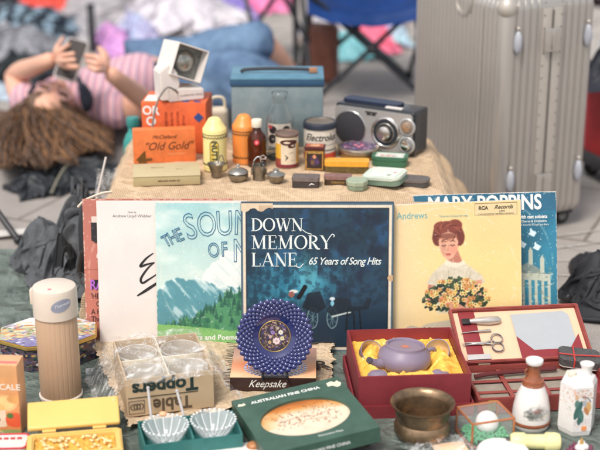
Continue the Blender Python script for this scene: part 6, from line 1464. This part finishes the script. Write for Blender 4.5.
bm=BM(); tube(bm,[tuple(FMx@Vector((-.020+.04*k/6,-.047-.003*math.sin(PI*k/6),.074))) for k in range(7)],.005,8); obj('lips',bm,mat('lips',(190,96,92),.4),hd)
bm=BM()
for s_ in (-1,1): tube(bm,[tuple(FMx@Vector((s_*.033+.024*math.cos(a),.006+.019*math.sin(a),.088))) for a in np.linspace(0,2*PI,20)[:-1]],.0022,6,closed=True)
obj('glasses',bm,mat('glasses_pink',(214,170,170),.3),t)
# hair: wavy strands spreading from the crown to the ground
hb=[BM(),BM()]; r3=random.Random(12); HC_=Vector(head[:3])
for k in range(6500):
    f=r3.random(); ang=r3.uniform(-1.0,1.1)
    s0=FMx@Vector((r3.uniform(-.072,.072),.045+.05*r3.random(),r3.uniform(-.05,.062)))
    # fan toward camera / left and right along the ground
    ex=-95+230*r3.random(); 
    tx=r3.uniform(-8,112); ty=(160-.10*max(0,tx-40)-.17*max(0,tx-70)+r3.uniform(-34,8)) if tx<75 else r3.uniform(112,154)
    e=Vector(L(tx,ty,.02+.06*r3.random(),0)[:3])
    mid=s0.lerp(e,.45)+Vector((r3.uniform(-.03,.03),r3.uniform(-.03,.03),.035*r3.random())); 
    mid.z=max(mid.z,.03)
    P=bezier([s0,mid,e],7); w0=tx*.16+r3.uniform(-1.1,1.1); am=r3.uniform(.010,.016)
    P=[p+Vector((am*math.sin(i*1.1+w0),am*.5*math.cos(i*.9+w0),am*.8*math.sin(i*.8+w0)))*(i/14) for i,p in enumerate(P)]
    tube(hb[0 if f<.62 or tx<60 and f<.8 else 1],P,.002,3,radii=[.0024*(1-.3*i/14) for i in range(15)])
bm=hb[0]; sphere(bm,(0,.042,-.004),.088,24,16,(1.02,1.05,1.05),FMx)
for k in range(26): 
    p=Vector(L(r3.uniform(-2,72),r3.uniform(118,150),.04,0)[:3]); sphere(bm,tuple(p),.045,10,8,(1,1,.7+.5*r3.random()))
hr_=obj('hair',hb[0],mat('hair_brown',(104,80,64),.6,var=.18,scale=12),t,True,180)
obj('hair_ends',hb[1],mat('hair_honey',(150,108,72),.6,var=.2,scale=12),hr_,True,180)
# shirt
SH=mat('shirt_pink',(214,160,168),.8); stripes(SH,[(206,150,164),(222,190,196),(200,142,156),(112,108,146),(222,184,192),(194,92,108),(226,196,200)],38,'X')
def add(q,dr,dz=0): return (q[0],q[1],q[2]+dz,q[3]+dr)+((q[4]+dr,) if len(q)>4 else ())
hipt=add(L(158,84,.14,.125,.11),.012)
slm=tuple(sl[i]+(el[i]-sl[i])*.35 for i in range(3))+(.052,); srm=tuple(sr[i]+(er[i]-sr[i])*.45 for i in range(3))+(.052,)
chs=add((chest[0],chest[1],chest[2]-.008,chest[3],chest[4]),.012)
skin('shirt',[[hipt,add(belly,.014),chs],[chs,add(sl,.012),add(slm,.008)],[chs,add(sr,.012),add(srm,.008)]],SH,t,sub=3,crease=.009)
# neckline: skin patch with dark strap
bm=BM(); c0=Vector(((62-300)/1300*4.28-base.x,4.27-base.y,.165)); sphere(bm,tuple(c0),.070,24,16,(.98,.90,.72)); obj('neckline',bm,SKIN,body,True,180)
bm=BM(); P=[L(29,94,.165,0),L(37,83,.205,0),L(50,75,.222,0),L(66,73,.226,0),L(77,77,.220,0),L(83,90,.195,0)]; tube(bm,bezier([p[:3] for p in P],8),.008,8); obj('collar',bm,mat('cloth_navyblack',(44,48,62),.8),t)
bm=BM(); P=[L(81,84,.205,0),L(85,93,.195,0),L(87,102,.172,0),L(87,110,.14,0)]; tube(bm,bezier([p[:3] for p in P],6),.01,10,radii=[.008+.014*math.sin(PI*k/19) for k in range(19)]); obj('tank_strap',bm,mat('cloth_navyblack',(44,48,62)),t)
# jeans
JE=mat('denim_blue',(104,132,160),.85,var=.4,scale=7,bump=.3,bscale=300,var2=(48,74,110))
def lerp(a,b,f): return tuple(a[i]+(b[i]-a[i])*f for i in range(4))
kk=add(k1,.016); kk2=add(k2,.016); sh1=add(lerp(k1,a1,.18),.012)
skin('jeans',[[add(hip,.022),add(h1,.022),add(lerp(h1,k1,.5),.026),kk,sh1],[add(hip,.022),add(h2,.022),add(lerp(h2,k2,.5),.026),kk2,add(a2,.018)]],JE,t,sub=4,crease=.016)
# phone
pt=thing('phone','dark grey phone with pale edge held up by the lying person','phone',tuple(base+pc),0)
A=Vector(L(68,39,.372,0)[:3]); B=Vector(L(89,45,.356,0)[:3]); C_=Vector(L(90,67,.296,0)[:3]); ux_=(B-A).normalized(); dn=(C_-(A+B)/2); dn=(dn-ux_*dn.dot(ux_)).normalized(); nz_=ux_.cross(dn).normalized(); cc=(A+B)/2+dn*.062-pc
MP=Matrix(((ux_.x,dn.x,nz_.x,cc.x),(ux_.y,dn.y,nz_.y,cc.y),(ux_.z,dn.z,nz_.z,cc.z),(0,0,0,1)))
bm=BM(); prism(bm,rrect(.066,.132,.009),.008,MP@T(0,0,-.004),.002); obj('phone_body',bm,mat('phone_grey',(66,60,58),.6,spec=.2),pt)
bm=BM(); tube(bm,[tuple(MP@Vector((x_,y_,0))) for x_,y_ in rrect(.067,.133,.009)],.0042,8,closed=True); obj('phone_edge',bm,mat('phone_edge',(176,168,164),.4),pt)
bm=BM(); box(bm,(-.02,-.05,.005),(.016,.016,.002),.0008,MP); obj('camera_lens',bm,BLKP,pt)

# ================================================================= CAMPING CHAIR
cx_,cy_=W(362,92,0).x,W(362,92,0).y
t=thing('camping_chair','folding camping chair with royal blue sling seat and crossed black legs','chair',(cx_,cy_,0),6)
FB=mat('chair_frame',(36,40,46),.4,metal=.3); CB=mat('nylon_blue',(14,72,150),.55,var=.25,scale=8,bump=.2,bscale=30)
def zat(px,py,y):
    p=Wy(px,py,y); return p
hw,hd=.215,.20
cor=[(-hw,-hd),(hw,-hd),(hw,hd),(-hw,hd)]
for i in range(4):
    a=cor[i]; b=cor[(i+1)%4]
    for (s_,e_) in ((a,b),(b,a)):
        bm=BM(); off=.006 if s_ is a else -.006
        tube(bm,[(s_[0],s_[1]+off,.012),(e_[0],e_[1]+off,.40)],.0095,10); o=obj('leg_tube',bm,FB,t)
    bm=BM(); tube(bm,[(a[0],a[1],.0),(a[0],a[1],.03)],.018,10); obj('foot',bm,BLKP,t)
    bm=BM(); tube(bm,[(a[0],a[1],.35),(a[0],a[1],.62 if i<2 else .85)],.011,10); obj('post',bm,FB,t)
    bm=BM(); sphere(bm,((a[0]+b[0])/2,(a[1]+b[1])/2,.206),.019,12,8); obj('joint',bm,BLKP,t)
bm=BM(); G=[]
for j in range(30):
    v=j/29; G.append([bm.verts.new((-.235+.47*i/29,-.235+.46*v,.40-.10*math.sin(PI*i/29)**.8*(.5+.5*math.sin(PI*v))+.006*fn(i*.3,j*.3)-(.055 if j==0 else 0)-(.02 if j==1 else 0))) for i in range(30)])
for j in range(29):
    for i in range(29): bm.faces.new((G[j][i],G[j][i+1],G[j+1][i+1],G[j+1][i]))
bmesh.ops.solidify(bm,geom=bm.faces[:],thickness=.004)
obj('seat_sling',bm,CB,t,True,180)
bm=BM(); box(bm,(0,.215,.66),(.45,.012,.36),.005); obj('backrest',bm,CB,t)
# second chair, mostly above the frame, grey-green
c=W(262,72,0); t=thing('camping_chair','grey-green folding chair with slim grey legs left of the blue one, mostly out of frame','chair',(c.x-.02,c.y+.10,0),-8)
FG=mat('frame_grey',(96,96,100),.35,metal=.5)
bm=BM(); tube(bm,[(.03,-.10,.0),(-.09,.0,.50)],.010,10); obj('leg_tube',bm,FG,t); bm=BM(); tube(bm,[(-.12,.05,.0),(.16,.18,.44)],.010,10); obj('leg_tube',bm,FB,t); bm=BM(); tube(bm,[(.24,.1,.0),(.0,.10,.46)],.010,10); obj('leg_tube',bm,FB,t)
bm=BM(); tube(bm,[(.16,.0,.0),(.15,.02,.60)],.012,10); obj('leg_tube',bm,FB,t)
bm=BM(); box(bm,(.03,.06,.45),(.22,.30,.03),.012,seg=3); obj('seat_sling',bm,mat('nylon_olive',(70,74,74),.7,var=.2,scale=10),t)

# things under and behind the chairs
def at(px,py): p=W(px,py,0); return p.x,p.y
x,y=at(322,90); 
t=thing('leather_bag','reddish brown leather bag on the ground beneath the blue chair','bag',(x,y+.14,0),-10); BLG=mat('leather_brown',(120,72,56),.55,var=.25,scale=12)
bm=BM(); box(bm,(0,0,.115),(.13,.10,.23),.03,seg=4); obj('bag_body',bm,BLG,t); bm=BM(); tube(bm,bezier([(-.04,0,.22),(-.035,0,.27),(.035,0,.27),(.04,0,.22)],6),.006,8); obj('handle',bm,BLG,t)
BGG='clothes heaped on the ground in the background'
def heap(px,py,wpx,dpt,h,name,label,cat,m,seed,yaw=0,**k):
    p=W(px,py,0); s=(p.y*math.cos(PITCH)+HC*math.sin(PITCH))/FPX
    return clothpile(name,label,cat,p.x,p.y+dpt*.45,wpx/2*s*1.12,dpt*1.05,h*.95,m,int(seed*10),yaw+int(seed*31)%40-20,group=BGG,layers=2)
fabric=lambda n_,c_,v2=None,sc=10: mat(n_,c_,.85,var=.25,scale=sc,bump=.3,bscale=90,var2=v2)
DOT=fabric('cloth_dotted',(40,50,62)); n=DOT.node_tree; b_=n.nodes['Principled BSDF']; tc=n.nodes.new('ShaderNodeTexCoord'); vo=n.nodes.new('ShaderNodeTexVoronoi'); vo.inputs['Scale'].default_value=13; vo.inputs['Randomness'].default_value=.35; vo.voronoi_dimensions='2D'
rp=n.nodes.new('ShaderNodeValToRGB'); rp.color_ramp.elements[0].position=.30; rp.color_ramp.elements[0].color=(*S(132,156,172),1); rp.color_ramp.elements[1].position=.34; rp.color_ramp.elements[1].color=(*S(36,48,60),1); n.links.new(tc.outputs['Object'],vo.inputs['Vector']); n.links.new(vo.outputs['Distance'],rp.inputs[0]); n.links.new(rp.outputs[0],b_.inputs['Base Color'])
heap(28,88,96,.22,.13,'dark_cloth','near black green cloth heap just behind the lying person','cloth',fabric('cloth_blackgreen',(34,42,46)),1.1)
heap(-6,98,40,.10,.06,'pale_cloth','pale blue-white cloth edge at the left border beside the arm','cloth',fabric('cloth_paleblue',(176,190,204)),1.7)
heap(22,58,92,.20,.14,'grey_cloth','mottled pale grey cloth between the dotted cloth and the dark heap','cloth',fabric('cloth_greymix',(150,150,156),(84,88,96),22),2.2)
heap(30,42,100,.30,.15,'dotted_cloth','dark navy cloth with big grey-blue dots at the left','cloth',DOT,3.3,amp=.2,folds=.5)
heap(4,14,50,.5,.20,'black_cloth','black cloth in the top left corner','cloth',fabric('cloth_blk',(30,30,36)),4.4)
heap(40,14,62,.40,.16,'coral_cloth','bright coral red cloth at the top left','cloth',fabric('cloth_coral',(236,84,66),(200,60,50)),5.5)
heap(110,14,110,.5,.15,'light_cloth','pile of light grey clothes at the top centre left','cloth',fabric('cloth_lightgrey',(176,170,172),(116,114,120),16),6.6)
heap(78,40,50,.30,.06,'light_cloth','thin spread of pale grey cloth right of the dotted cloth','cloth',fabric('cloth_lightgrey2',(176,172,174),(140,138,142),12),6.9)
heap(112,54,36,.22,.12,'pink_cloth','pink, lilac and magenta patterned cloth above the phone','cloth',fabric('cloth_magenta',(214,150,196),(150,110,180),20),7.7)
heap(136,44,40,.30,.13,'pastel_cloth','pastel lilac and blue cloth behind the raised hand','cloth',fabric('cloth_pastel',(190,176,206),(150,170,200),14),8.8)
heap(185,30,130,.34,.19,'white_cloth','heap of white clothes behind the blue jeans','cloth',fabric('cloth_white',(214,208,212),(170,166,176),14),9.9)
heap(150,8,110,.45,.2,'grey_cloth','soft grey clothes behind the white heap','cloth',fabric('cloth_grey2',(160,156,160),(96,94,100),14),10.4)
heap(222,16,60,.34,.16,'purple_cloth','lavender purple cloth at the top behind the white heap','cloth',fabric('cloth_purple',(146,128,196),(110,98,170)),11.3)
heap(262,8,56,.34,.18,'pink_cloth','bright pink cloth at the top edge left of the blue chair','cloth',fabric('cloth_hotpink',(232,130,176),(214,100,150)),12.2)
heap(195,-4,60,.4,.22,'dark_cloth','dark cloth at the top edge above the purple cloth','cloth',fabric('cloth_dk2',(46,48,56)),13.8)
# grey post at the top left
x,y=at(93,52); t=thing('post','short dark post standing between the grey and pink clothes','post',(x,y,0),0)
bm=BM(); box(bm,(0,0,.10),(.03,.03,.20),.003); obj('post_body',bm,mat('post_dark',(52,54,58),.5),t); bm=BM(); box(bm,(0,0,.205),(.036,.036,.01),.002); obj('post_cap',bm,BLKP,t)
heap(350,56,60,.22,.10,'teal_cloth','turquoise cloth lying under the blue chair','cloth',fabric('cloth_turq',(110,190,196),(150,200,206),16),14.1)
heap(372,50,48,.22,.14,'pink_cloth','coral pink cloth piled beside the turquoise one under the blue chair','cloth',fabric('cloth_rose',(240,130,158),(224,100,130),16),15.1)
heap(392,44,40,.26,.10,'mint_cloth','mint and lilac cloth at the right under the blue chair','cloth',fabric('cloth_mint',(150,206,204),(196,150,206),16),16.1)
heap(352,34,90,.3,.14,'pale_cloth','pale cloth strewn behind the pink and turquoise pieces','cloth',fabric('cloth_pale3',(196,188,188),(150,150,160),18),17.1)
heap(398,20,40,.3,.24,'maroon_cloth','dark maroon cloth behind the blue chair, beside the silver suitcase','cloth',fabric('cloth_maroon',(92,54,66),(50,40,50),18),18.1)
heap(320,52,40,.2,.08,'beige_cloth','beige cloth left of the turquoise cloth under the chair','cloth',fabric('cloth_beige',(190,170,156),None,18),19.1)
heap(585,2,60,.3,.3,'dark_cloth','dark brown heap at the top right corner behind the suitcase','cloth',fabric('cloth_dkbrown',(60,46,48)),20.3)
